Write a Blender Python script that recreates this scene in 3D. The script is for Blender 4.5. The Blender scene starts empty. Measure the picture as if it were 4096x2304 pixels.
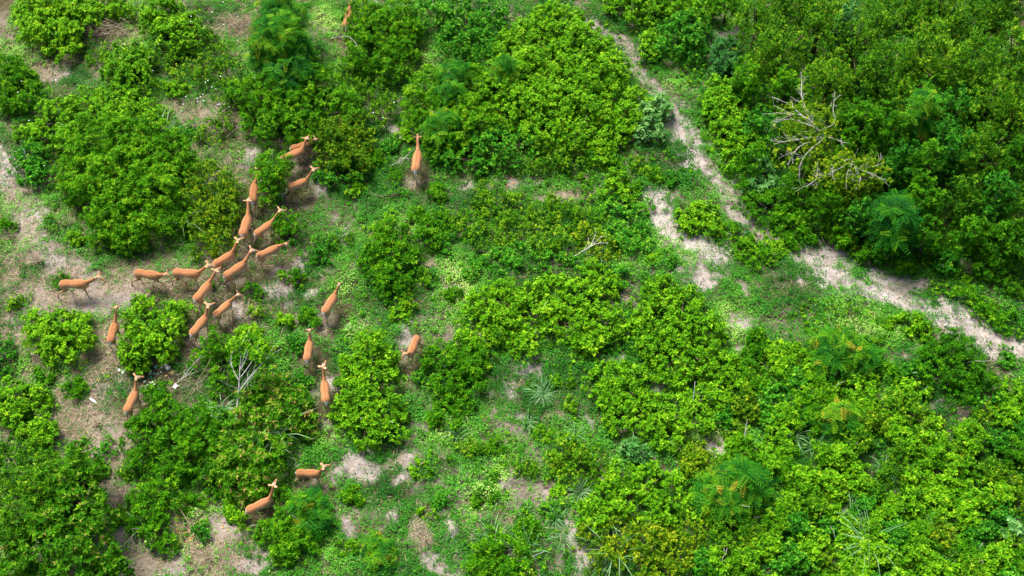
import bpy, math, numpy as np
from mathutils import Vector, Matrix, kdtree
PI = math.pi
sc = bpy.context.scene
COL = sc.collection
# ------------------------------------------------------------ camera, light
PITCH = math.radians(55.0); DIST = 39.5; HF = math.radians(46.0)
CAM = np.array([0.0, -DIST*math.cos(PITCH), DIST*math.sin(PITCH)])
cd = bpy.data.cameras.new('camera'); cam = bpy.data.objects.new('camera', cd); COL.objects.link(cam)
cam.location = CAM; cam.rotation_euler = (PI/2-PITCH, 0, 0)
cd.sensor_width = 36.0; cd.lens = 18.0/math.tan(HF/2); cd.clip_end = 2000.0; cd.clip_start = 0.5
sc.camera = cam
SUN_EL = math.radians(62); SUN_AZ = math.radians(-38)      # azimuth from north (+Y) towards east; the sun stands behind the top left of the frame
w = bpy.data.worlds.new('World'); sc.world = w; w.use_nodes = True
wn = w.node_tree; bg = wn.nodes['Background']
sky = wn.nodes.new('ShaderNodeTexSky'); sky.sky_type = 'NISHITA'; sky.sun_disc = False
sky.sun_elevation = SUN_EL; sky.sun_rotation = SUN_AZ; sky.air_density = 0.45; sky.dust_density = 4.0; sky.ozone_density = 0.6
wn.links.new(sky.outputs[0], bg.inputs[0]); bg.inputs[1].default_value = 0.125
sd = bpy.data.lights.new('sun', 'SUN'); sd.energy = 2.7; sd.angle = math.radians(22); sd.color = (1.0, 0.95, 0.87)
sun = bpy.data.objects.new('sun', sd); COL.objects.link(sun)
sv = Vector((math.sin(SUN_AZ)*math.cos(SUN_EL), math.cos(SUN_AZ)*math.cos(SUN_EL), math.sin(SUN_EL)))
sun.rotation_euler = sv.to_track_quat('Z', 'Y').to_euler()
sc.view_settings.view_transform = 'Standard'; sc.view_settings.look = 'None'
sc.view_settings.exposure = 1.22; sc.view_settings.gamma = 1.0

# ------------------------------------------------------------ photo point -> place on a level plane
def at(px, py, z=0.0):                     # full photo pixels (4096 x 2304)
    nx = (px/4096.0-.5)*2*math.tan(HF/2); ny = -(py/2304.0-.5)*2*math.tan(HF/2)*.5625
    d = np.array([nx, math.cos(PITCH)+ny*math.sin(PITCH), -math.sin(PITCH)+ny*math.cos(PITCH)])
    t = (z-CAM[2])/d[2]
    return CAM+d*t
K = 4096/2576.0
def ad(x, y, z=0.0): return at(x*K, y*K, z)  # the same from the 2576-wide reading of the photo
def mpp(x, y, z=0.0):                      # metres per 2576-wide pixel, across
    return abs(ad(x+1, y, z)[0]-ad(x, y, z)[0])

# ------------------------------------------------------------ noise (numpy value noise)
def _h(i, j, s):
    n = (i*374761393+j*668265263+s*1442695041) & 0xffffffff
    n = ((n ^ (n >> 13))*1274126177) & 0xffffffff
    return ((n ^ (n >> 16)) & 0xffff)/65535.0
def vnoise(x, y, s=0):
    x = np.asarray(x, float); y = np.asarray(y, float)
    i = np.floor(x).astype(np.int64); j = np.floor(y).astype(np.int64); fx = x-i; fy = y-j
    fx = fx*fx*(3-2*fx); fy = fy*fy*(3-2*fy)
    a = _h(i, j, s); b = _h(i+1, j, s); c = _h(i, j+1, s); d = _h(i+1, j+1, s)
    return (a*(1-fx)+b*fx)*(1-fy)+(c*(1-fx)+d*fx)*fy
def fbm(x, y, s=0, o=4):
    r = 0; a = .5; f = 1; t = 0
    for k in range(o):
        r = r+a*vnoise(x*f+k*17.3, y*f-k*9.1, s+k); t += a; a *= .5; f *= 2.03
    return r/t

# ------------------------------------------------------------ materials
def mat(name, rough=.7, spec=.3):
    m = bpy.data.materials.new(name); m.use_nodes = True
    p = m.node_tree.nodes['Principled BSDF']; p.inputs['Roughness'].default_value = rough
    p.inputs['Specular IOR Level'].default_value = spec
    return m, m.node_tree, p
def ramp(nt, src, stops, interp='LINEAR'):
    r = nt.nodes.new('ShaderNodeValToRGB'); e = r.color_ramp.elements; r.color_ramp.interpolation = interp
    while len(e) < len(stops): e.new(.5)
    for q, (p, c) in zip(e, stops): q.position = p; q.color = (*c, 1)
    nt.links.new(src, r.inputs[0]); return r.outputs[0]
def attr(nt, name):
    a = nt.nodes.new('ShaderNodeAttribute'); a.attribute_name = name; return a
def mixc(nt, f, a, b, mode='MIX'):
    m = nt.nodes.new('ShaderNodeMix'); m.data_type = 'RGBA'; m.blend_type = mode
    for s, v in ((0, f), (6, a), (7, b)):
        if isinstance(v, (int, float)): m.inputs[s].default_value = v
        elif isinstance(v, tuple): m.inputs[s].default_value = (*v, 1)
        else: nt.links.new(v, m.inputs[s])
    return m.outputs[2]
def noise(nt, scale, detail=4, rough=.6, coord=None):
    n = nt.nodes.new('ShaderNodeTexNoise'); n.inputs['Scale'].default_value = scale
    n.inputs['Detail'].default_value = detail; n.inputs['Roughness'].default_value = rough
    if coord is None:
        coord = nt.nodes.new('ShaderNodeTexCoord').outputs['Object']
    nt.links.new(coord, n.inputs['Vector']); return n.outputs['Fac']
def leaf_mat(name, stops, trans=.28, rough=.55, spec=.09):
    m, nt, p = mat(name, rough, spec)
    c = ramp(nt, attr(nt, 'tint').outputs['Fac'], stops)
    nt.links.new(c, p.inputs['Base Color'])
    t = nt.nodes.new('ShaderNodeBsdfTranslucent')
    c2 = mixc(nt, 1.0, c, (1.0, 1.0, .45), 'MULTIPLY'); nt.links.new(c2, t.inputs[0])
    mx = nt.nodes.new('ShaderNodeMixShader'); mx.inputs[0].default_value = trans
    nt.links.new(p.outputs[0], mx.inputs[1]); nt.links.new(t.outputs[0], mx.inputs[2])
    nt.links.new(mx.outputs[0], nt.nodes['Material Output'].inputs[0])
    return m

def wood_mat(name, a, b, sc_=14):
    m, nt, p = mat(name, .8, .2)
    nt.links.new(ramp(nt, noise(nt, sc_), [(.3, a), (.7, b)]), p.inputs['Base Color']); return m
def plain(name, c, rough=.6, spec=.3, var=.25):
    m, nt, p = mat(name, rough, spec)
    d = tuple(x*(1-var) for x in c)
    nt.links.new(ramp(nt, noise(nt, 20), [(.3, d), (.7, c)]), p.inputs['Base Color']); return m

# ------------------------------------------------------------ objects
def set_mesh(name, V, F, m, tint=None, color=None, smooth=False):
    """V (n,3); F either (k,4)/(k,3) array or list of tuples"""
    me = bpy.data.meshes.new(name)
    if isinstance(F, np.ndarray):
        k, q = F.shape
        me.vertices.add(len(V)); me.vertices.foreach_set('co', np.asarray(V, np.float32).ravel())
        me.loops.add(k*q); me.loops.foreach_set('vertex_index', F.astype(np.int32).ravel())
        me.polygons.add(k); me.polygons.foreach_set('loop_start', np.arange(0, k*q, q, dtype=np.int32))
        me.update(calc_edges=True)
    else:
        me.from_pydata([tuple(v) for v in V], [], F)
    if tint is not None:
        a = me.attributes.new('tint', 'FLOAT', 'POINT'); a.data.foreach_set('value', np.asarray(tint, np.float32))
    if color is not None:
        a = me.attributes.new('col', 'FLOAT_COLOR', 'POINT')
        c4 = np.ones((len(V), 4), np.float32); c4[:, :3] = color; a.data.foreach_set('color', c4.ravel())
    me.polygons.foreach_set('use_smooth', np.full(len(me.polygons), smooth))
    me.materials.append(m)
    return me
def link(name, me, parent=None, loc=None):
    o = bpy.data.objects.new(name, me); COL.objects.link(o)
    if parent is not None: o.parent = parent
    if loc is not None: o.location = loc
    return o
def tag(o, label=None, cat=None, group=None, kind=None):
    for k, v in (('label', label), ('category', cat), ('group', group), ('kind', kind)):
        if v: o[k] = v
    return o
def empty(name, loc, rz=0):
    o = link(name, None); o.location = loc; o.rotation_euler = (0, 0, rz); o.empty_display_size = .2; return o

class Tubes:
    """round tapered tubes collected into one mesh"""
    def __init__(s): s.V = []; s.F = []; s.n = 0
    def add(s, pts, rad, sides=6):
        pts = np.asarray(pts, float); k = len(pts)
        t = np.gradient(pts, axis=0); t /= np.linalg.norm(t, axis=1)[:, None]+1e-9
        ref = np.array([0, 0, 1.]) if abs(t[0][2]) < .9 else np.array([1., 0, 0])
        a = np.arange(sides)*2*PI/sides
        for i in range(k):
            u = np.cross(t[i], ref); u /= np.linalg.norm(u)+1e-9; v = np.cross(u, t[i])
            for q in a: s.V.append(pts[i]+rad[i]*(math.cos(q)*u+math.sin(q)*v))
        for i in range(k-1):
            for j in range(sides):
                b = s.n+i*sides; c = (j+1) % sides
                s.F.append((b+j, b+c, b+sides+c, b+sides+j))
        s.F.append(tuple(s.n+j for j in reversed(range(sides))))
        s.F.append(tuple(s.n+(k-1)*sides+j for j in range(sides)))
        s.n += k*sides
    def mesh(s, name, m): return set_mesh(name, s.V, s.F, m, smooth=True)

def unit(a): return a/(np.linalg.norm(a, axis=-1, keepdims=True)+1e-9)
# ------------------------------------------------------------ the lie of the land
def W(lst): return [(ad(x, y), rx*mpp(x, y), ry*mpp(x, y)/math.sin(PITCH), a) for x, y, rx, ry, a in lst]
# bare soil patches: x, y, rx, ry, turn (degrees, in the photo's plane), strength
PATCH = [(150,185,55,22,0),(630,395,32,22,20),(540,280,25,32,30),(1530,85,30,45,30),(1820,88,45,22,0),(1410,492,60,12,0),
 (1280,452,50,18,0),(1190,482,30,12,0),(820,480,30,30,0),(685,740,35,25,30),(790,740,20,18,0),(880,830,20,18,0),(832,975,26,18,0),
 (1010,840,26,36,0),(1325,925,38,30,0),(1295,968,18,22,0),(1290,1040,30,16,0),(1170,1060,14,18,0),(1060,1090,22,10,40),
 (900,1170,50,36,20),(1025,1170,40,28,20),(985,1305,22,38,-35),(870,1320,20,18,0),(640,1420,90,26,0),(1100,1425,44,26,0),
 (1265,1190,26,14,30),(1162,1180,12,12,0),(1352,1243,22,12,20),(1440,1350,22,26,0),(1470,1415,26,40,-20),(1870,800,40,28,0),
 (1860,880,22,12,0),(2560,748,34,18,0),(1560,912,28,12,0),(1655,962,22,10,0),(1140,1330,18,26,0),(920,1200,20,16,0),
 (1480,1060,14,10,0),(2120,1290,20,20,0),(1910,1070,16,14,0),(1800,1130,22,22,0),(2300,880,22,12,0),(2480,1130,20,12,30),
 (2350,1010,26,12,30),(1690,1220,20,14,0),(1720,700,26,18,0),(700,690,24,20,0),(730,770,18,18,0),(590,790,16,20,0),
 (1600,25,50,14,0),(1880,720,22,18,0),(2010,700,22,16,0),(560,1330,60,40,0),(820,1055,22,10,20),(1040,640,16,20,0),
 (1000,560,26,14,0),(880,600,22,14,0),(320,960,20,26,0),(250,1000,40,30,0),(60,820,50,30,0),(20,1140,22,26,0)]
PATHS = [  # width px, paleness, points
 (24,.25,[(1500,60),(1560,100),(1600,170),(1660,225),(1700,290)]),
 (40,.7,[(1700,290),(1735,365),(1755,415)]),
 (30,.4,[(1755,415),(1810,455),(1850,540),(1920,600),(2010,660)]),
 (48,.85,[(2040,665),(2110,705),(2200,730),(2290,765),(2370,800),(2450,830),(2550,862)]),
 (34,.5,[(2000,640),(2120,640),(2250,690),(2330,720)]),
 (40,.9,[(1645,490),(1662,560),(1700,590),(1770,610),(1810,645)]),
 (26,.6,[(1790,620),(1760,660),(1765,710)]),
 (40,.7,[(-20,400),(30,480),(65,560),(95,610)]),
 (42,.45,[(95,610),(150,670),(240,720),(330,745)]),
 (36,.35,[(330,745),(250,770),(100,760),(20,740)]),
 (44,.4,[(250,1080),(290,1160),(265,1240),(300,1330),(340,1430),(440,1440)]),
 (30,.35,[(1010,330),(960,300),(950,270)]),
 (26,.3,[(760,650),(730,700),(700,740)])]
STRAW = [(120,720,130,60,0),(250,900,60,120,0),(60,960,60,30,0),(30,700,50,60,0),(470,280,50,60,0),(300,1180,50,120,0),(430,1330,80,60,0),(40,500,50,60,0),(280,80,80,34,0),(560,300,80,60,20),(640,60,120,44,0),(510,350,60,40,0),(190,1060,110,90,0),(380,690,170,40,10),(60,640,60,80,0),
 (520,1395,110,50,-20),(390,1410,70,40,0),(300,1240,50,60,0),(100,850,110,40,0),(120,150,80,50,0),(1070,665,26,20,0),(560,640,70,24,0),
 (730,700,26,26,0),(1280,1290,20,20,0),(1340,1120,26,20,0),(1400,1030,40,16,0),(1060,1340,40,40,0),(1530,370,100,50,20),(1430,490,80,24,0),(20,1060,40,70,0)]
RAW = W(PATCH); RST = W(STRAW)
RPATH = [(wd*mpp(*p[0]), pale, np.array([ad(*q)[:2] for q in p])) for wd, pale, p in PATHS]
def blob_mask(x, y, L):
    r = np.zeros_like(x)
    for c, rx, ry, a in L:
        a = math.radians(a); dx = x-c[0]; dy = y-c[1]
        u = (dx*math.cos(a)+dy*math.sin(a))/rx; v = (-dx*math.sin(a)+dy*math.cos(a))/ry
        r = np.maximum(r, 1.25-(u*u+v*v)**.5)
    return r
def path_mask(x, y):
    r = np.zeros_like(x); pl = np.zeros_like(x)
    for wd, pale, P in RPATH:
        for a, b in zip(P[:-1], P[1:]):
            d = b-a; t = np.clip(((x-a[0])*d[0]+(y-a[1])*d[1])/(d@d), 0, 1)
            q = 1.3-np.hypot(x-a[0]-t*d[0], y-a[1]-t*d[1])/wd
            pl = np.where(q > r, pale, pl); r = np.maximum(r, q)
    return r, pl
def masks(x, y):
    """bare soil 0..1, paleness 0..1, straw 0..1"""
    x = np.asarray(x, float); y = np.asarray(y, float)
    n1 = fbm(x*1.1+5, y*1.1, 3, 5)-.5; n2 = fbm(x*3.5, y*3.5+9, 8, 3)-.5
    x0, y0 = x, y
    x = x+(fbm(x0*.9, y0*.9, 60, 4)-.5)*.9+(fbm(x0*4, y0*4, 61, 3)-.5)*.55; y = y+(fbm(x0*.9, y0*.9, 62, 4)-.5)*.9+(fbm(x0*4, y0*4, 63, 3)-.5)*.55
    p, pl = path_mask(x, y); b = blob_mask(x, y, RAW)
    bare = np.clip(np.maximum(p*1.8, b*2.1)+n1*2.6+n2*3.0-.42, 0, 1)
    lowc = np.clip(1.3-((x+1.2)/5.2)**2-((y+7.2)/3.6)**2, 0, 1)                   # open, pimpled ground at the lower centre
    scat = np.clip((fbm(x*1.5-3, y*1.5+7, 21, 5)-.66+.12*lowc)*10, 0, 1)*np.clip(1.2-np.abs(x-2)/14, .35, 1)        # scattered small openings everywhere
    pale = np.clip(np.where(p > b, pl, .5)*np.clip(np.maximum(p, b)*1.6, 0, 1)*(1+1.6*n1+n2), 0, 1)
    st = np.clip(blob_mask(x, y, RST)*1.6+n1*1.5, 0, 1)
    return np.maximum(bare, scat*.8), pale, st
rngm = np.random.default_rng(77)
MOUND = [(ad(x, y)[:2], r*mpp(x, y), h) for x, y, r, h in [(985,1305,26,.16),(690,740,26,.12),(880,830,18,.12),(1320,930,26,.14),(900,1170,30,.12),
 (1030,1160,26,.14),(1170,1060,14,.1),(1265,1190,18,.1),(1290,1040,20,.1),(832,975,18,.1),(790,740,18,.12),(1060,1090,14,.08),(640,1400,24,.1),
 (870,1320,16,.1),(1352,1243,16,.09),(1440,1350,18,.1),(1162,1180,10,.08),(1140,1330,16,.1),(1560,912,18,.1),(1010,840,20,.1),(830,1410,26,.12),(760,1400,22,.1)]]
def ground_z(x, y, fine=True):
    x = np.asarray(x, float); y = np.asarray(y, float)
    z = (fbm(x*.18, y*.18, 40, 3)-.5)*.25
    if fine: z = z+(fbm(x*1.6, y*1.6, 41, 3)-.5)*.12+.10*np.clip(1.3-((x+1.2)/5.2)**2-((y+7.2)/3.6)**2, 0, 1)*np.clip(fbm(x*2.6, y*2.6, 43, 2)-.5, 0, 1)*2.5
    for c, r, h in MOUND: z = z+h*np.exp(-(((x-c[0])**2+(y-c[1])**2)/(r*r))*1.4)
    return z
# ------------------------------------------------------------ ground sheet
def axis(a, b, step):
    inner = np.arange(a, b, step); k = np.array([.3,.8,1.6,3,6,12,25,50,100,200,400,700.])
    return np.concatenate([(a-k)[::-1], inner, inner[-1]+k])
gx = axis(-21.5, 21.5, .075); gy = axis(-15.5, 20.5, .075)
X, Y = np.meshgrid(gx, gy); xf = X.ravel(); yf = Y.ravel()
fade = np.clip(1-(np.maximum(np.abs(xf)-22, 0)+np.maximum(np.abs(yf-2)-19, 0))/30, 0, 1)
bare, pale, straw = masks(xf, yf)
Z = ground_z(xf, yf)*fade+(fbm(xf*7, yf*7, 50, 3)-.5)*.045*fade
nxg, nyg = len(gx), len(gy); ii = np.arange((nxg-1)*(nyg-1)); r_ = ii//(nxg-1); c_ = ii % (nxg-1); b0 = r_*nxg+c_
m, nt, p = mat('soil', .95, .1)
cx = attr(nt, 'col'); sep = nt.nodes.new('ShaderNodeSeparateColor'); nt.links.new(cx.outputs['Color'], sep.inputs[0])
n_big = noise(nt, .9, 6, .65); n_mid = noise(nt, 6, 6, .7); n_fine = noise(nt, 42, 5, .75)
humus = ramp(nt, n_mid, [(.3, (.045,.045,.018)), (.55, (.080,.070,.036)), (.8, (.14,.115,.08))])
soil = ramp(nt, n_fine, [(.3, (.13,.105,.085)), (.5, (.21,.18,.155)), (.72, (.30,.26,.235))])
sand = ramp(nt, n_fine, [(.28, (.31,.275,.24)), (.5, (.44,.40,.37)), (.7, (.60,.56,.53))])
n_pt = noise(nt, 2.6, 5, .7)
soil = mixc(nt, 1.0, soil, ramp(nt, n_pt, [(.32, (.55,.52,.50)), (.5, (.85,.83,.82)), (.68, (1.05,1.05,1.05))]), 'MULTIPLY')
sand = mixc(nt, 1.0, sand, ramp(nt, n_pt, [(.32, (.68,.66,.65)), (.5, (.95,.95,.95)), (.68, (1.08,1.08,1.1))]), 'MULTIPLY')
base = mixc(nt, sep.outputs[0], humus, soil)
fm = nt.nodes.new('ShaderNodeMath'); fm.operation = 'MULTIPLY_ADD'; fm.use_clamp = True
nt.links.new(n_mid, fm.inputs[0]); fm.inputs[1].default_value = 2.2; fm.inputs[2].default_value = -.6
fm2 = nt.nodes.new('ShaderNodeMath'); fm2.operation = 'MULTIPLY'; fm2.use_clamp = True
fm3 = nt.nodes.new('ShaderNodeMath'); fm3.operation = 'ADD'; nt.links.new(fm.outputs[0], fm3.inputs[0]); fm3.inputs[1].default_value = .35
nt.links.new(fm3.outputs[0], fm2.inputs[0]); nt.links.new(sep.outputs[1], fm2.inputs[1])
base = mixc(nt, fm2.outputs[0], base, sand)
strawc = ramp(nt, n_fine, [(.3, (.14,.11,.075)), (.6, (.26,.21,.15)), (.8, (.36,.30,.22))])
fm4 = nt.nodes.new('ShaderNodeMath'); fm4.operation = 'MULTIPLY'; nt.links.new(sep.outputs[2], fm4.inputs[0]); fm4.inputs[1].default_value = .6
base = mixc(nt, fm4.outputs[0], base, strawc)
nt.links.new(base, p.inputs['Base Color'])
bp = nt.nodes.new('ShaderNodeBump'); bp.inputs['Strength'].default_value = .8; bp.inputs['Distance'].default_value = .03
nt.links.new(n_fine, bp.inputs['Height']); nt.links.new(bp.outputs[0], p.inputs['Normal'])
me = set_mesh('ground', np.stack([xf, yf, Z], 1), np.stack([b0, b0+1, b0+nxg+1, b0+nxg], 1), m,
              color=np.stack([bare, pale, straw], 1), smooth=True)
tag(link('ground', me), kind='structure')
# ------------------------------------------------------------ impalas
RUF = np.array((.44,.205,.085)); BACK = np.array((.29,.100,.038)); FAWN = np.array((.60,.335,.175)); TAN = np.array((.56,.33,.17))
WHITE = np.array((.80,.74,.66)); BLACK = np.array((.015,.012,.012)); PINK = np.array((.60,.38,.25))
m, nt, p = mat('impala coat', .75, .15)
c = attr(nt, 'col').outputs['Color']; n = noise(nt, 16, 6, .75)
v = ramp(nt, n, [(.3, (.66,.64,.62)), (.68, (1.08,1.08,1.08))])
nt.links.new(mixc(nt, 1.0, c, v, 'MULTIPLY'), p.inputs['Base Color']); COAT = m
M_EAR, nt, p = mat('ear skin', .7, .2); nt.links.new(attr(nt, 'col').outputs['Color'], p.inputs['Base Color'])
M_HORN = plain('horn keratin', (.05,.045,.042), .45, .4, .5)
M_EYE = plain('dark eye', (.012,.008,.006), .15, .6, .2)
M_TAIL, nt, p = mat('tail hair', .8, .1); nt.links.new(attr(nt, 'col').outputs['Color'], p.inputs['Base Color'])

def loft(secs, colf, V, F, C, sides=16):
    """secs: (centre(3), half width vector(3), half height vector(3)); colf(i, ang)->colour"""
    n0 = len(V)
    for i, (c, u, v) in enumerate(secs):
        for j in range(sides):
            a = 2*PI*j/sides
            V.append(c+u*math.cos(a)+v*math.sin(a)); C.append(colf(i, a))
    k = len(secs)
    for i in range(k-1):
        for j in range(sides):
            b = n0+i*sides; q = (j+1) % sides
            F.append((b+j, b+q, b+sides+q, b+sides+j))
    F.append(tuple(n0+j for j in reversed(range(sides)))); F.append(tuple(n0+(k-1)*sides+j for j in range(sides)))
def chain(pts, rads, sub=4):
    """smooth a chain of points and radii by Catmull-Rom"""
    P = np.array(pts, float); R = np.array(rads, float); R = R if R.ndim == 2 else np.stack([R, R], 1)
    A = np.concatenate([P, R], 1); A = np.vstack([2*A[0]-A[1], A, 2*A[-1]-A[-2]]); out = []
    for i in range(1, len(A)-2):
        for s in range(sub):
            t = s/sub; p0, p1, p2, p3 = A[i-1:i+3]
            out.append(.5*((2*p1)+(-p0+p2)*t+(2*p0-5*p1+4*p2-p3)*t*t+(-p0+3*p1-3*p2+p3)*t**3))
    out.append(A[-2]); out = np.array(out); return out[:, :3], np.maximum(out[:, 3:], .006)
def tube_secs(P, R, side=np.array([0, 1., 0])):
    t = np.gradient(P, axis=0); t = unit(t); S = []
    for i in range(len(P)):
        up = np.cross(t[i], side); up /= np.linalg.norm(up)+1e-9; sd_ = np.cross(up, t[i]); sd_ /= np.linalg.norm(sd_)+1e-9
        S.append((P[i], sd_*R[i][0], up*R[i][1]))
    return S
def impala(spec):
    f = ZR[spec['z']]; px = lambda q: (q[0]/f[2]+f[0], q[1]/f[2]+f[1])
    s = spec.get('s', 1.0)
    R = at(*px(spec['rump']), .84*s); Wt = at(*px(spec['with']), .86*s)
    d = (Wt-R)[:2]; ln = np.hypot(*d); hd = math.atan2(d[1], d[0]); s = s*min(1.1, max(.85, ln/(.80*s)))
    o2 = (R+Wt)[:2]/2; gz = float(ground_z(o2[0], o2[1])); ca, sa = math.cos(hd), math.sin(hd)
    def loc(P): q = P[:2]-o2; return np.array([ca*q[0]+sa*q[1], -sa*q[0]+ca*q[1], P[2]-gz])/s
    poll = loc(at(*px(spec['poll'][:2]), spec['poll'][2]+gz)); muz = loc(at(*px(spec['muz'][:2]), spec['muz'][2]+gz))
    nb = np.array([.33, 0, .78]); v = poll-nb; L = np.linalg.norm(v); poll = nb+v/L*min(.56, max(.42, L))
    v = muz-poll; L = np.linalg.norm(v); v = v/(L+1e-6)
    muz = poll+v*.255
    V, F, C = [], [], []
    # trunk
    T = [(-.475,.755,.03,.05),(-.45,.75,.085,.11),(-.38,.752,.125,.148),(-.27,.752,.134,.155),(-.14,.752,.118,.130),(.0,.735,.134,.150),(.13,.712,.143,.172),(.24,.702,.128,.176),(.33,.712,.105,.158),(.40,.728,.08,.125),(.45,.745,.045,.075)]
    P, RR = chain([(a, 0, b) for a, b, _, _ in T], [(c_, d_) for _, _, c_, d_ in T], 3)
    def tc(i, a):
        x = P[i][0]; sn = math.sin(a); cs = abs(math.cos(a))
        if x < -.455: return WHITE
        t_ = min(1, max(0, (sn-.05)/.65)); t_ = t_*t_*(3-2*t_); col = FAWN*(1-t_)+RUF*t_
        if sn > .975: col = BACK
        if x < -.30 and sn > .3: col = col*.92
        if .12 < x < .22 and sn < .8: col = col*.86          # shade of the crease behind the shoulder, painted into the coat
        if -.24 < x < -.16 and sn < .7: col = col*.88        # fold before the thigh shaded by a darker coat colour
        if sn < .0 and -.27 < x < .3: col = WHITE
        return col
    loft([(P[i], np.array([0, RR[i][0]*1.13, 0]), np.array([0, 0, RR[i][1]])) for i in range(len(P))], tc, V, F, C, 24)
    # neck
    bulge = np.array([.0, 0, -.02]); side = np.array([0, 1., 0])
    nd = poll-nb; m1 = nb+nd*.35+np.array([.03, 0, -.015]); m2 = nb+nd*.72+np.array([.015, 0, .0])
    P2, R2 = chain([nb-np.array([.10, 0, .01]), nb, m1, m2, poll], [(.080,.122),(.074,.104),(.054,.074),(.044,.056),(.046,.054)], 4)
    nn = np.cross(unit(nd), np.array([0, 0, 1.])); nside = -unit(nn) if np.linalg.norm(nn) > .15 else side
    if nside@side < 0: nside = -nside
    k2 = len(P2)
    def ncf(i, a):
        sn = math.sin(a); return (BACK*.5+RUF*.5) if sn > .93 else RUF if sn > .2 else FAWN if sn > -.7 else (TAN*.6+WHITE*.4)
    loft(tube_secs(P2, R2, nside), ncf, V, F, C, 16)
    # head
    hx = unit(muz-poll); hs = np.cross(np.array([0, 0, 1.]), hx); hs = unit(hs) if np.linalg.norm(hs) > .1 else side; hu = np.cross(hx, hs)
    H = [(-.045,.0,.032,.034),(-.01,.004,.056,.058),(.05,.0,.064,.062),(.11,-.006,.052,.056),(.165,-.012,.038,.043),(.22,-.018,.031,.034),(.255,-.02,.027,.027),(.27,-.022,.014,.016)]
    P3, R3 = chain([poll+hx*a+hu*b for a, b, _, _ in H], [(c_, d_) for _, _, c_, d_ in H], 3)
    k3 = len(P3)
    def hc(i, a):
        u = i/(k3-1); sn = math.sin(a); cs = math.cos(a)
        if u > .93: return BLACK*2
        if sn > .8 and u > .3: return RUF*.8
        if .25 < u < .42 and sn > .15: return WHITE if abs(cs) > .5 else BLACK*3
        if sn < -.3: return WHITE
        return FAWN*1.05
    loft([(P3[i], hs*R3[i][0], hu*R3[i][1]) for i in range(k3)], hc, V, F, C, 14)
    # legs
    feet = dict(spec.get('feet', {})); sw = spec.get('sw', (.14, -.12, -.16, .12))
    base = {'FL': (.27, .085, sw[0]), 'FR': (.27, -.085, sw[1]), 'HL': (-.33, .085, sw[2]), 'HR': (-.33, -.085, sw[3])}
    for kx, (bx, by, off) in base.items():
        tgt = np.array([bx+off, by*.9, .0])
        if kx in feet:
            q = loc(at(*px(feet[kx]), gz)); q[2] = 0
            q[0] = min(bx+.40, max(bx-.42, q[0])); q[1] = min(by+.12, max(by-.12, q[1])); tgt = q
        dv = np.array([tgt[0]-bx, tgt[1]-by, 0])
        sy = 1 if by > 0 else -1
        if kx[0] == 'H':
            J = [((-.30, .6*by, .76), (.085,.125), 0), ((-.30, by, .64), (.068,.115), .08), ((-.275, by*1.12, .53), (.042,.066), .2), ((-.345, by*1.02, .41), (.025,.036), .42),
                 ((-.395, by, .335), (.021,.026), .55), ((-.375, by, .21), (.019,.021), .74), ((-.352, by, .085), (.018,.020), .92), ((-.335, by, .045), (.017,.018), .97), ((-.322, by, .006), (.022,.027), 1)]
        else:
            J = [((.27, .6*by, .76), (.06,.115), 0), ((.275, by*.95, .63), (.05,.09), .05), ((.25, by, .53), (.033,.05), .16), ((.262, by, .41), (.024,.03), .38),
                 ((.272, by, .31), (.022,.024), .56), ((.266, by, .20), (.018,.020), .74), ((.262, by, .085), (.017,.019), .92), ((.272, by, .045), (.016,.018), .97), ((.283, by, .006), (.022,.027), 1)]
        pts = []; 
        for (jx, jy, jz), r, wgt in J: pts.append((jx+dv[0]*wgt, jy+dv[1]*wgt, jz))
        lift = min(.05, abs(dv[0])*.12)
        P4, R4 = chain(pts, [r for _, r, _ in J], 3); k4 = len(P4); hind = kx[0] == 'H'
        def lc(i, a, P4=P4, sy=sy, hind=hind):
            z = P4[i][2]; cs = math.cos(a)
            if z < .035: return BLACK*1.5
            if z < .075: return WHITE if not hind else FAWN
            if hind and .08 < z < .13: return BLACK*1.5
            if z > .5: return RUF*.75+FAWN*.25 if cs*sy > -.3 else TAN
            return TAN if cs*sy > -.2 else (WHITE*.5+TAN*.5)
        loft(tube_secs(P4, R4), lc, V, F, C, 12)
    V = np.array(V); C = np.array(C)
    # black vertical stripes either side of a pale rump, white patch between
    me = bpy.data.meshes.new('body'); me.from_pydata([tuple(v) for v in V], [], F); me.update()
    tmp = bpy.data.objects.new('tmp', me); COL.objects.link(tmp)
    r = tmp.modifiers.new('r', 'REMESH'); r.mode = 'VOXEL'; r.voxel_size = .0125
    sm = tmp.modifiers.new('s', 'SMOOTH'); sm.iterations = 3; sm.factor = .5
    dg = bpy.context.evaluated_depsgraph_get(); ev = tmp.evaluated_get(dg); m2_ = bpy.data.meshes.new_from_object(ev)
    bpy.data.objects.remove(tmp); bpy.data.meshes.remove(me)
    kd = kdtree.KDTree(len(V))
    for i, q in enumerate(V): kd.insert(q, i)
    kd.balance()
    N = len(m2_.vertices); co = np.empty(N*3, np.float32); m2_.vertices.foreach_get('co', co); co = co.reshape(-1, 3)
    col = np.zeros((N, 3))
    for i in range(N):
        nb3 = kd.find_n(co[i], 3); wt = [1/(d_+.004) for _, _, d_ in nb3]
        col[i] = sum(C[j]*w_ for (_, j, _), w_ in zip(nb3, wt))/sum(wt)
    # rump markings painted by position (they belong to the coat)
    x, y, z = co.T
    st = (x < -.425) & (z > .56) & (z < .78) & (np.abs(np.abs(y)-.070) < .010); col[st] = BLACK*1.5
    wp = (x < -.425) & (z > .52) & (z < .80) & (np.abs(y) < .055); col[wp] = WHITE*.95
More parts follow.
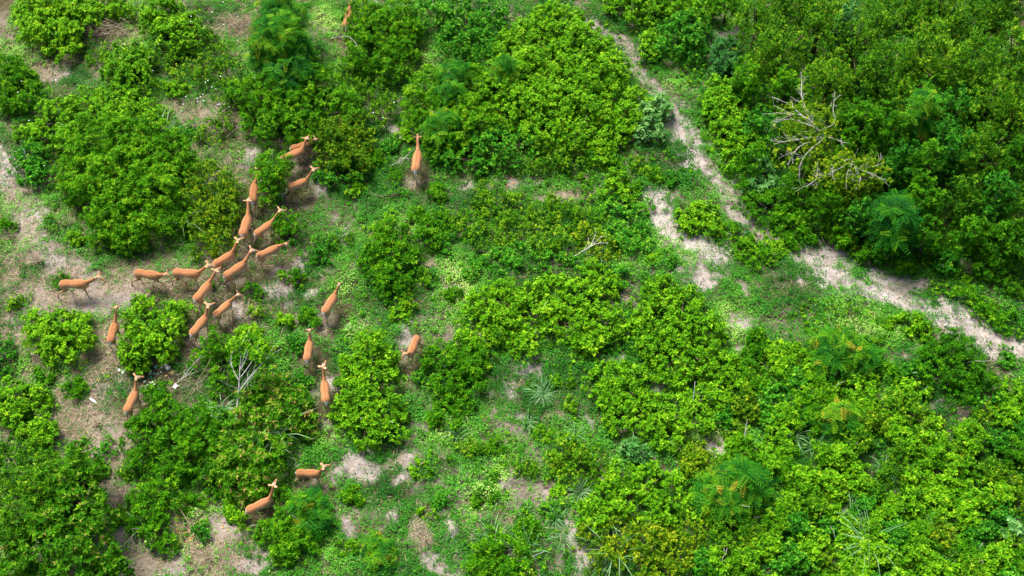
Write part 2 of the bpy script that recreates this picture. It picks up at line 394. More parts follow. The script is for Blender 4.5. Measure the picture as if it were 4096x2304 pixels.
    el = (np.abs(x-.23) < .07) & (z > .52) & (z < .6) & (np.abs(y) > .03); col[el] = col[el]*.5+WHITE*.5
    tone = spec.get('tone', 1.0); col = np.clip(col*tone, 0, 1)
    a = m2_.attributes.new('col', 'FLOAT_COLOR', 'POINT'); c4 = np.ones((N, 4), np.float32); c4[:, :3] = col; a.data.foreach_set('color', c4.ravel())
    m2_.polygons.foreach_set('use_smooth', np.full(len(m2_.polygons), True)); m2_.materials.clear(); m2_.materials.append(COAT)
    root = empty('impala', (o2[0], o2[1], gz), hd); root.scale = (s, s, s)
    link('body', m2_, root)
    # ears
    for sy in (1, -1):
        b = poll+hs*.045*sy+hu*.028; er = spec.get('ear', .4); dr = unit(hs*sy*.9+hu*.35-hx*er); wv = unit(np.cross(dr, unit(hx*.45+hu*.75-hs*sy*.1))); VV, CC, FF = [], [], []
        L_, Wd = .165, .050; face = unit(np.cross(dr, wv)); 
        for i in range(7):
            t = i/6; wdt = Wd*math.sin(PI*min(1, .12+t*.88))**.7 if t < 1 else .004
            for j in range(5):
                q = (j/4-.5)*2
                VV.append(b+dr*L_*t+wv*wdt*q+face*(.018*(q*q)-.01)); CC.append(BLACK*1.5 if t > .68 or abs(q) > .9 else (PINK if t > .1 else FAWN))
        for i in range(6):
            for j in range(4): k = i*5+j; FF.append((k, k+1, k+6, k+5))
        n5 = len(VV)
        VV += [v_-face*.006 for v_ in VV]; CC += [BLACK*1.5 if i//5 > 4 else FAWN for i in range(n5)]
        FF += [tuple(n5+k for k in reversed(f_)) for f_ in FF]
        me = set_mesh('ear', np.array(VV), FF, M_EAR, color=np.array(CC), smooth=True); link('ear', me, root)
        # eye
        e = poll+hx*.065+hs*sy*.050+hu*.018; VV, FF, CC = [], [], []
        loft([(e+hx*.014*math.cos(t), hu*.013*max(.05, math.sin(t)), hs*.013*max(.05, math.sin(t))) for t in np.linspace(PI, 0, 7)], lambda i, a: BLACK, VV, FF, CC, 8)
        link('eye', set_mesh('eye', np.array(VV), FF, M_EYE, smooth=True), root)
    # tail
    tp, tr = chain([(-.455, 0, .80), (-.50, .005, .74), (-.505, .01, .64), (-.50, .01, .55)], [.022, .02, .017, .01], 3)
    VV, FF, CC = [], [], []
    loft(tube_secs(tp, np.stack([tr[:, 0], tr[:, 1]*.6], 1)), lambda i, a: (RUF if abs(math.cos(a)) < .6 else WHITE) if i < 6 else WHITE, VV, FF, CC, 8)
    link('tail', set_mesh('tail', np.array(VV), FF, M_TAIL, color=np.array(CC), smooth=True), root)
    if spec.get('horns'):
        for sy in (1, -1):
            tb = Tubes(); h = poll+hu*.05+hx*.02
            pts = [(0, .03, 0), (-.01, .06, .05), (-.04, .11, .10), (-.09, .16, .14), (-.14, .19, .19), (-.16, .17, .25), (-.14, .13, .31), (-.08, .10, .36)]
            pp = [h+hx*a+hs*sy*b_+hu*c_ for a, b_, c_ in pts]; rr = [.024, .023, .021, .019, .017, .014, .010, .004]
            P5, R5 = chain(pp, rr, 8)
            rad = [r_*(1+.13*math.sin(i*1.9)) if i < 40 else r_ for i, r_ in enumerate(R5[:, 0])]
            tb.add(P5, rad, 8); link('horn', tb.mesh('horn', M_HORN), root)
    tag(root, spec['label'], 'impala', 'herd of impalas walking through the scrub')
    IMP.append((o2[0]+.0, o2[1], hd)); return root
IMP = []

ZR = {1: (200,900,2.898), 2: (700,900,2.898), 3: (950,500,2.8975), 4: (1150,1100,2.415), 5: (300,1150,2.415), 6: (900,1750,3.622), 7: (1250,0,7.247)}
HERD = [
 dict(z=1, rump=(130,672), **{'with': (420,655)}, poll=(560,600,1.02), muz=(640,648,.92), feet={'HL': (275,790), 'HR': (98,850), 'FR': (445,825), 'FL': (425,800)}, label='lone impala walking right over pale dry grass at the far left, last of the line'),
 dict(z=1, rump=(1000,548), **{'with': (1262,572)}, poll=(1345,568,.92), muz=(1425,620,.78), feet={'HR': (940,700), 'HL': (1090,690), 'FL': (1185,710), 'FR': (1370,740)}, tone=.93, label='impala striding right with lowered head and nose at the tail of the next one'),
 dict(z=1, rump=(685,1335), **{'with': (742,1105)}, poll=(767,965,1.05), muz=(766,930,.95), feet={'HL': (672,1420), 'HR': (712,1400)}, tone=.88, label='impala seen from behind standing left of the round lime bush'),
 dict(z=2, rump=(-5,538), **{'with': (270,545)}, poll=(378,468,1.02), muz=(455,472,.98), feet={'HR': (-20,705), 'HL': (150,705), 'FL': (225,690), 'FR': (265,700)}, label='impala walking right with its muzzle at the rump of the one half under the bush'),
 dict(z=2, rump=(240,860), **{'with': (400,650)}, poll=(475,535,1.06), muz=(512,500,1.02), feet={'HL': (225,1020), 'HR': (305,990), 'FR': (400,850)}, label='impala in mid crowd walking up right, head at the rump of the bush edge one'),
 dict(z=2, rump=(450,430), **{'with': (660,290)}, poll=(730,170,1.05), muz=(790,150,1.05), feet={'FR': (700,435), 'HR': (600,500), 'FL': (718,290)}, label='impala with its rump under the edge of the big left bush and head raised'),
 dict(z=2, rump=(580,575), **{'with': (805,410)}, poll=(882,295,1.06), muz=(945,300,1.0), feet={'HL': (590,700), 'HR': (700,690), 'FR': (845,540), 'FL': (790, 530)}, label='impala walking up and right with its nose touching the rump of the grazing one'),
 dict(z=2, rump=(958,335), **{'with': (1190,215)}, poll=(1262,225,.86), muz=(1320,278,.74), feet={'HL': (925,500), 'HR': (1000,465), 'FL': (1090,380), 'FR': (1220,365)}, label='impala leading the crowd on its right side with head lowered to graze'),
 dict(z=2, rump=(455,1010), **{'with': (625,845)}, poll=(735,800,1.02), muz=(778,815,.9), tone=1.12, feet={'HL': (475,1090), 'HR': (490,1140), 'FR': (670,945)}, label='pale orange impala at the lower edge of the crowd looking right'),
 dict(z=2, rump=(190,1245), **{'with': (350,1030)}, poll=(380,935,1.05), muz=(450,905,1.05), feet={'HL': (182,1370), 'HR': (228,1420)}, label='lowest impala of the crowd, walking up with head turned right beside a green sprig'),
 dict(z=3, rump=(52,1258), **{'with': (118,1030)}, poll=(122,885,1.06), muz=(132,850,1.02), feet={'HL': (25,1310), 'HR': (95,1350), 'FR': (180,1120)}, label='impala seen from behind walking up along the right edge of the olive bush'),
 dict(z=3, rump=(205,1222), **{'with': (395,1075)}, poll=(500,975,1.0), muz=(570,985,.92), feet={'HL': (190,1420), 'HR': (300,1290), 'FR': (335,1240)}, label='impala with shoulders and neck hidden by a small shrub, face showing beyond'),
 dict(z=3, rump=(165,865), **{'with': (190,650)}, poll=(262,500,1.06), muz=(292,465,1.02), feet={'HR': (172,1070), 'HL': (150,1000)}, tone=.8, label='darker impala mostly hidden along the left side of the sapling, ear above it'),
 dict(z=3, rump=(580,685), **{'with': (800,592)}, poll=(882,508,1.06), muz=(960,490,1.02), feet={'HL': (505,890), 'HR': (590,800), 'FL': (840,735), 'FR': (870,745)}, tone=.95, label='impala stepping right out of the sapling with raised muzzle below the flecked bush'),
 dict(z=3, rump=(515,375), **{'with': (755,262)}, poll=(795,165,1.04), muz=(815,135,1.0), feet={'HL': (495,490), 'HR': (590,485), 'FR': (735,435), 'FL': (775,370)}, label='impala in front of a second one at the foot of the flecked bush, neck raised'),
 dict(z=3, rump=(640,225), **{'with': (815,165)}, poll=(900,165,1.0), muz=(960,170,.88), feet={'FR': (790,315), 'FL': (800, 290)}, tone=.78, label='dark rufous impala behind the pair partner, head inside the flecked bush'),
 dict(z=3, rump=(2060,520), **{'with': (2092,285)}, poll=(2087,150,1.05), muz=(2087,110,.98), horns=True, feet={'HL': (2045,600), 'HR': (2055,690)}, label='buck with dark curved horns, seen from behind on open green ground'),
 dict(z=7, rump=(970,735), **{'with': (1050,230)}, poll=(1110,60,1.0), muz=(1120,-20,.9), feet={'HL': (935,1195), 'HR': (1045,880)}, tone=.85, label='impala at the top edge between two bushes with a twig over its back'),
 dict(z=4, rump=(350,335), **{'with': (455,155)}, poll=(495,100,1.0), muz=(512,85,.86), feet={'HL': (350,390), 'HR': (370,465), 'FR': (475,255)}, label='impala alone right of the crowd, head turned away, facing up'),
 dict(z=4, rump=(178,790), **{'with': (205,600)}, poll=(213,540,.98), muz=(213,515,.84), feet={'HL': (150,880), 'HR': (195,905)}, label='impala seen from behind above the narrow one, head lowered to the ground plants'),
 dict(z=4, rump=(362,1190), **{'with': (347,985)}, poll=(342,890,1.08), muz=(362,845,1.1), feet={'HL': (362,1270), 'HR': (384,1270)}, label='slim impala seen from directly behind beside the tall narrow lime bush'),
 dict(z=4, rump=(1245,580), **{'with': (1175,735)}, poll=(1130,755,1.04), muz=(1095,825,.90), feet={'FL': (1190,905), 'FR': (1160,900)}, label='impala facing down left with face visible, alone right of the tall bush'),
 dict(z=5, rump=(485,1170), **{'with': (572,965)}, poll=(590,872,1.05), muz=(645,862,1.0), feet={'HR': (500,1335)}, label='impala beside the scattered white litter at lower left'),
 dict(z=6, s=.86, rump=(1045,482), **{'with': (1365,485)}, poll=(1425,425,.94), muz=(1495,400,.95), feet={'HL': (1035,715), 'HR': (1010,690), 'FL': (1345,705), 'FR': (1380,665)}, tone=.9, label='small young impala standing side on with white front hooves, farthest down on the right'),
 dict(z=6, rump=(315,1010), **{'with': (640,840)}, poll=(713,670,1.1), muz=(728,640,1.05), feet={'HL': (290,1170), 'HR': (480,1195), 'FR': (620,1090)}, label='impala below the big red tipped bush, neck stretched up and right, lowest in the photo'),
]
for h_ in HERD: impala(h_)
# ------------------------------------------------------------ leaves
rng = np.random.default_rng(4)
SPC = {  # leaves per sprig, length, width, elevation range (deg), stem spread, sprigs per m2 of clump surface, size jitter, (lo, hi) tint
 'L': dict(k=7, L=.118, Wd=.074, el=(-12, 38), stem=.09, dens=64, R=.20, mat='lime leaf'),
 'M': dict(k=8, L=.125, Wd=.044, el=(0, 50), stem=.05, dens=80, R=.22, mat='mid green leaf'),
 'S': dict(k=9, L=.078, Wd=.040, el=(-20, 60), stem=.13, dens=80, R=.26, gap=.40, mat='small yellow green leaf'),
 'Y': dict(k=9, L=.072, Wd=.042, el=(-10, 60), stem=.10, dens=100, R=.18, mat='olive leaf'),
 'D': dict(k=7, L=.090, Wd=.062, el=(-10, 45), stem=.10, dens=72, R=.22, mat='deep green leaf'),
 'R': dict(k=8, L=.150, Wd=.062, el=(0, 50), stem=.05, dens=40, R=.22, mat='red tipped leaf'),
 'G': dict(k=8, L=.140, Wd=.078, el=(-5, 45), stem=.10, dens=36, R=.20, mat='grey green leaf'),
 'N': dict(k=5, L=.38, Wd=.02, el=(-10, 35), stem=.05, dens=24, R=.26, mat='feathery leaf')}
LM = {
 'L': leaf_mat('lime leaf', [(0, (.020,.095,.002)), (.42, (.082,.28,.003)), (.75, (.18,.44,.006)), (1, (.36,.60,.02))]),
 'M': leaf_mat('mid green leaf', [(0, (.011,.075,.002)), (.45, (.045,.215,.003)), (.8, (.14,.39,.005)), (1, (.32,.54,.02))]),
 'S': leaf_mat('small yellow green leaf', [(0, (.010,.065,.002)), (.42, (.038,.175,.003)), (.72, (.14,.36,.005)), (.9, (.28,.49,.01)), (1, (.50,.62,.05))]),
 'Y': leaf_mat('olive leaf', [(0, (.016,.075,.002)), (.45, (.060,.20,.003)), (.8, (.21,.37,.005)), (1, (.50,.52,.02))]),
 'D': leaf_mat('deep green leaf', [(0, (.008,.070,.004)), (.45, (.026,.18,.006)), (.8, (.080,.34,.012)), (1, (.26,.52,.03))]),
 'R': leaf_mat('red tipped leaf', [(0, (.012,.075,.003)), (.5, (.050,.22,.004)), (.82, (.16,.38,.008)), (.95, (.33,.38,.05)), (1, (.42,.26,.10))]),
 'G': leaf_mat('grey green leaf', [(0, (.025,.13,.025)), (.5, (.075,.27,.045)), (1, (.26,.50,.15))]),
 'N': leaf_mat('feathery leaf', [(0, (.005,.080,.010)), (.40, (.022,.18,.008)), (.68, (.08,.29,.006)), (.92, (.20,.40,.012)), (1, (.34,.32,.02))])}
BARK = wood_mat('brown bark', (.06,.045,.03), (.16,.125,.09)); PALE = wood_mat('bleached wood', (.42,.39,.36), (.70,.67,.63), 22)
DRYT = wood_mat('dry twig', (.20,.15,.10), (.45,.36,.26), 25)

def leaf_quads(B, D, Nn, L, Wd, fold=.16, droop=.12):
    D = unit(D); S = unit(np.cross(D, Nn)); Nn = unit(np.cross(S, D)); L = L[:, None]; Wd = Wd[:, None]
    mid = B+D*L*.42+Nn*Wd*fold; tip = B+D*L-Nn*L*droop
    V = np.stack([B, mid+S*Wd*.5, tip, mid-S*Wd*.5], 1).reshape(-1, 3)
    return V
def tramp(x, y, s=1.0):                     # the animals stand where they have trodden and grazed the plants down
    r = np.ones_like(x)
    for a, b, h_ in IMP+[(LITT[0], LITT[1], 0.)]:
        dx = x-a; dy = y-b+.12; u = dx*math.cos(h_)+dy*math.sin(h_); v = -dx*math.sin(h_)+dy*math.cos(h_)
        r = np.minimum(r, np.clip(((u/1.0)**2+(v/.6)**2)**.5/s-.55, 0, 1)+.08)
    return r
LITT = ad(400, 950)[:2]
def sprig_leaves(P, A, sp, r, bias, size=1.0):
    """P sprig origins, A axes; returns quads and tints"""
    q = SPC[sp]; n = len(P); k = q['k']; size = np.broadcast_to(np.asarray(size, float), (n,))[:, None]
    ref = unit(r.normal(size=(n, 3))); U = unit(np.cross(A, ref)); Vv = np.cross(A, U)
    ph = r.uniform(0, 2*PI, (n, 1))+np.arange(k)*2.4+r.normal(0, .25, (n, k))
    el = np.radians(r.uniform(*q['el'], (n, k))); t = np.linspace(0, 1, k)[None, :]*np.ones((n, 1))
    if sp in 'LMRG': el = el*.6+np.radians(q['el'][0]+(q['el'][1]-q['el'][0])*t)*.6
    rad = U[:, None]*np.cos(ph)[..., None]+Vv[:, None]*np.sin(ph)[..., None]
    D = rad*np.cos(el)[..., None]+A[:, None]*np.sin(el)[..., None]; D[..., 2] -= .10; D = unit(D)
    Nn = A[:, None]*np.cos(el)[..., None]-rad*np.sin(el)[..., None]+np.array([0, 0, .35])
    B = P[:, None]+A[:, None]*(t*q['stem']*size)[..., None]
    L = q['L']*size*r.uniform(.65, 1.15, (n, k))*(1.08-.35*t); Wd = q['Wd']*size*r.uniform(.75, 1.15, (n, k))*(1.08-.3*t)
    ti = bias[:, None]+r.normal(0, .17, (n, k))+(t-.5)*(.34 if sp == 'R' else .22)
    if sp == 'N':       # each 'leaf' is a frond: rows of narrow leaflets on an arching rib
        nl = 7; B = B.reshape(-1, 3); D = D.reshape(-1, 3); Nn = unit(Nn.reshape(-1, 3)); L = L.ravel(); ti = ti.ravel()
        S = unit(np.cross(D, Nn)); size = np.repeat(size[:, 0], k); Bs, Ds, Ns, Ls, Ws, Ts = [], [], [], [], [], []
        for i in range(nl):
            u = .15+.85*i/(nl-1); arch = Nn*(-.45*u*u*L)[:, None]; c0 = B+D*(L*u)[:, None]+arch
            for s_ in (1, -1):
                Bs.append(c0); Ds.append(D*.55+S*s_-Nn*.35*u); Ns.append(Nn); Ls.append(.10*(1.15-.7*abs(u-.4))*size*np.ones(len(B))); Ws.append(.031*size); Ts.append(ti+(u-.5)*.12)
        return leaf_quads(np.concatenate(Bs), np.concatenate(Ds), np.concatenate(Ns), np.concatenate(Ls), np.concatenate(Ws), .1, .1), np.concatenate(Ts)
    return leaf_quads(B.reshape(-1, 3), D.reshape(-1, 3), Nn.reshape(-1, 3), L.ravel(), Wd.ravel()), ti.ravel()
def quads_mesh(name, V, ti, m):
    n = len(V)//4
    return set_mesh(name, V, np.arange(n*4).reshape(-1, 4), m, tint=np.repeat(np.clip(ti, 0, 1), 4))
def sphere_dirs(r, n, zmin=-.25):
    z = r.uniform(zmin, 1, n); a = r.uniform(0, 2*PI, n); s = np.sqrt(1-z*z)
    return np.stack([s*np.cos(a), s*np.sin(a), z], 1)
def crown(blobs, sp, seed, bright=0.0, dens=1.0, size=1.0, gapx=0.0, clear=False):
    """blobs: (centre xyz, rx, rz) ellipsoids -> leaf quads, tints, clump centres"""
    r = np.random.default_rng(seed); q = SPC[sp]; Ps, As, Bi, CC, Sz = [], [], [], [], []
    for c, rx, rz in blobs:
        c = np.asarray(c, float); crm = q['R']*(.42+.25*min(1.2, rx)); area = 2.6*rx*rx+2.4*rx*rz
        nc = max(6, int(area/(crm*crm*1.45))); dirs = sphere_dirs(r, nc, -.45)
        cc = c+dirs*np.array([rx, rx, rz])*(1.10-.62*r.uniform(0, 1, (nc, 1))**1.6+(r.uniform(size=(nc, 1)) < .14)*r.uniform(.05, .22, (nc, 1))); cr = crm*r.uniform(.55, 1.5, nc)
        for o, rad, dd in zip(cc, cr, dirs):
            cs_ = r.uniform(.7, 1.25); CC.append(o); ns = max(2, int(q['dens']*dens/(size*size)*rad*rad*6.2*(.66)))
            dv = unit(r.normal(size=(ns, 3))+dd*.75+np.array([0, -.12, .55])); rr = rad*(r.uniform(.25, 1, (ns, 1))**.45)*np.array([1, 1, .8])
            P = o+dv*rr; Ps.append(P); Sz.append(np.full(ns, cs_*size)); As.append(unit(dv*.7+np.array([0, 0, .7])+r.normal(0, .25, (ns, 3))))
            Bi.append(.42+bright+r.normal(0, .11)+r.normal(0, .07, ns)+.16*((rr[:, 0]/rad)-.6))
    P = np.concatenate(Ps); A = np.concatenate(As); Bi = np.concatenate(Bi); Sz = np.concatenate(Sz)
    gap = .6*vnoise(P[:, 0]*4.2+P[:, 2]*2.5, P[:, 1]*4.2-P[:, 2]*2.5, 5)+.4*vnoise(P[:, 0]*9-P[:, 2]*5, P[:, 1]*9+P[:, 2]*6, 6)
    keep = (P[:, 2] > ground_z(P[:, 0], P[:, 1])+.04) & (gap > q.get('gap', .37)+gapx)
    if clear: keep &= tramp(P[:, 0], P[:, 1], .85) > .12
    P, A, Bi, Sz = P[keep], A[keep], Bi[keep], Sz[keep]
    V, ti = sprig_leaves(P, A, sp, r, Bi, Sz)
    return V, ti, np.array(CC)
def limbs(base, CC, r, n, r0, kinds=(5,)):
    tb = Tubes(); top = CC.mean(0)
    idx = r.choice(len(CC), min(n, len(CC)), replace=False)
    for i in idx:
        e = CC[i]; m1 = base*.55+e*.45+np.array([0, 0, .12*np.linalg.norm(e-base)])+r.normal(0, .04, 3)
        b = base+np.array([*r.normal(0, .05, 2), -.05]); t = np.linspace(0, 1, 5)[:, None]
        P = (1-t)**2*b+2*t*(1-t)*m1+t*t*e; tb.add(P, np.linspace(r0, r0*.25, 5), 5)
    return tb
COUNT = [0, 0]
def shrub(name, label, cat, group, sp, blobs, seed, tree=False, bright=0, dens=1.0, size=1.0, mats=None, stick=0):
    """blobs in photo units: x, y, r px, top height m. one plant"""
    B = []
    for x, y, rp, h in blobs:
        if not tree and (x > 1080 or y > 900): h = h*(.72 if y > 450 else .85)
        rr = rp*mpp(x, y, h*.6); rz = (h*.42 if tree else h*.5)
        zc = h-rz if tree else h*.5
        c = ad(x, y, zc+rz*.25); g = float(ground_z(c[0], c[1], False)); B.append((np.array([c[0], c[1], zc+g]), rr*.93, rz))
    hides = any(q in label for q in ('three impalas', 'face shows', 'hides the dark', 'olive yellow small leafed', 'impala at the top'))
    V, ti, CC = crown(B, sp, seed, bright, dens, size, .05 if tree else 0, not tree and not hides)
    if not tree:                                                 # low outer shoots that feather the edge into the ground plants
        r = np.random.default_rng(seed+77); Ps = []
        for c, rr, rz in B:
            n = int(34*rr*(rr+.5)*dens); a = r.uniform(0, 2*PI, n); q = rr*r.uniform(.75, 1.55, n)*(.7+.6*vnoise(a*1.1+seed, a*0+seed, 9)); x_ = c[0]+q*np.cos(a); y_ = c[1]+q*np.sin(a)
            Ps.append(np.stack([x_, y_, ground_z(x_, y_)+r.uniform(.05, .55, n)*rz*np.clip(1.9-q/rr, .15, 1)], 1))
        P = np.concatenate(Ps); P = P[tramp(P[:, 0], P[:, 1]) > .35]; A = unit(r.normal(0, .35, P.shape)+np.array([0, 0, 1.])); V2, t2 = sprig_leaves(P, A, sp, r, .38+bright+r.normal(0, .12, len(P)), size*.9)
        V = np.concatenate([V, V2]); ti = np.concatenate([ti, t2])
    cen = np.mean([b[0] for b in B], 0); gz = float(ground_z(cen[0], cen[1])); base = np.array([cen[0], cen[1], gz])
    root = empty(name, base); r = np.random.default_rng(seed+999)
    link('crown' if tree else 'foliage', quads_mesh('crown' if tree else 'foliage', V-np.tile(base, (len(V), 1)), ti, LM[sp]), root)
    hh = max(b[3] for b in blobs); rel = CC-base
    if tree:
        tb = Tubes(); fork = np.array([0, 0, hh*.38])
        tb.add(np.array([[0, 0, -.1], [.03, .02, hh*.2], fork]), [.09*hh/3+.02, .07*hh/3+.02, .055*hh/3+.015], 8)
        for i in r.choice(len(rel), min(9, len(rel)), replace=False):
            e = rel[i]; t = np.linspace(0, 1, 5)[:, None]; m1 = fork*.5+e*.5+np.array([0, 0, .15])
            tb.add((1-t)**2*fork+2*t*(1-t)*m1+t*t*e, np.linspace(.045, .012, 5), 5)
        link('trunk', tb.mesh('trunk', BARK), root)
    else:
        link('stem', limbs(np.zeros(3), rel, r, 7+len(blobs)*2, .016+.006*hh).mesh('stem', BARK), root)
    if stick:                                                    # bare pale shoots standing proud of the leaves
        for k in range(stick):
            tb = Tubes(); a = rel[r.integers(len(rel))]; e = a+unit(np.array([*r.normal(0, 1, 2), 1.0]))*r.uniform(.3, .7); tb.add(np.linspace(a*.6, e, 5)+r.normal(0, .015, (5, 3)), np.linspace(.012, .004, 5), 4)
            link('bare_shoot', tb.mesh('bare_shoot', PALE), root)
    tag(root, label, cat, group); COUNT[0] += len(ti); COUNT[1] += 1
    return root
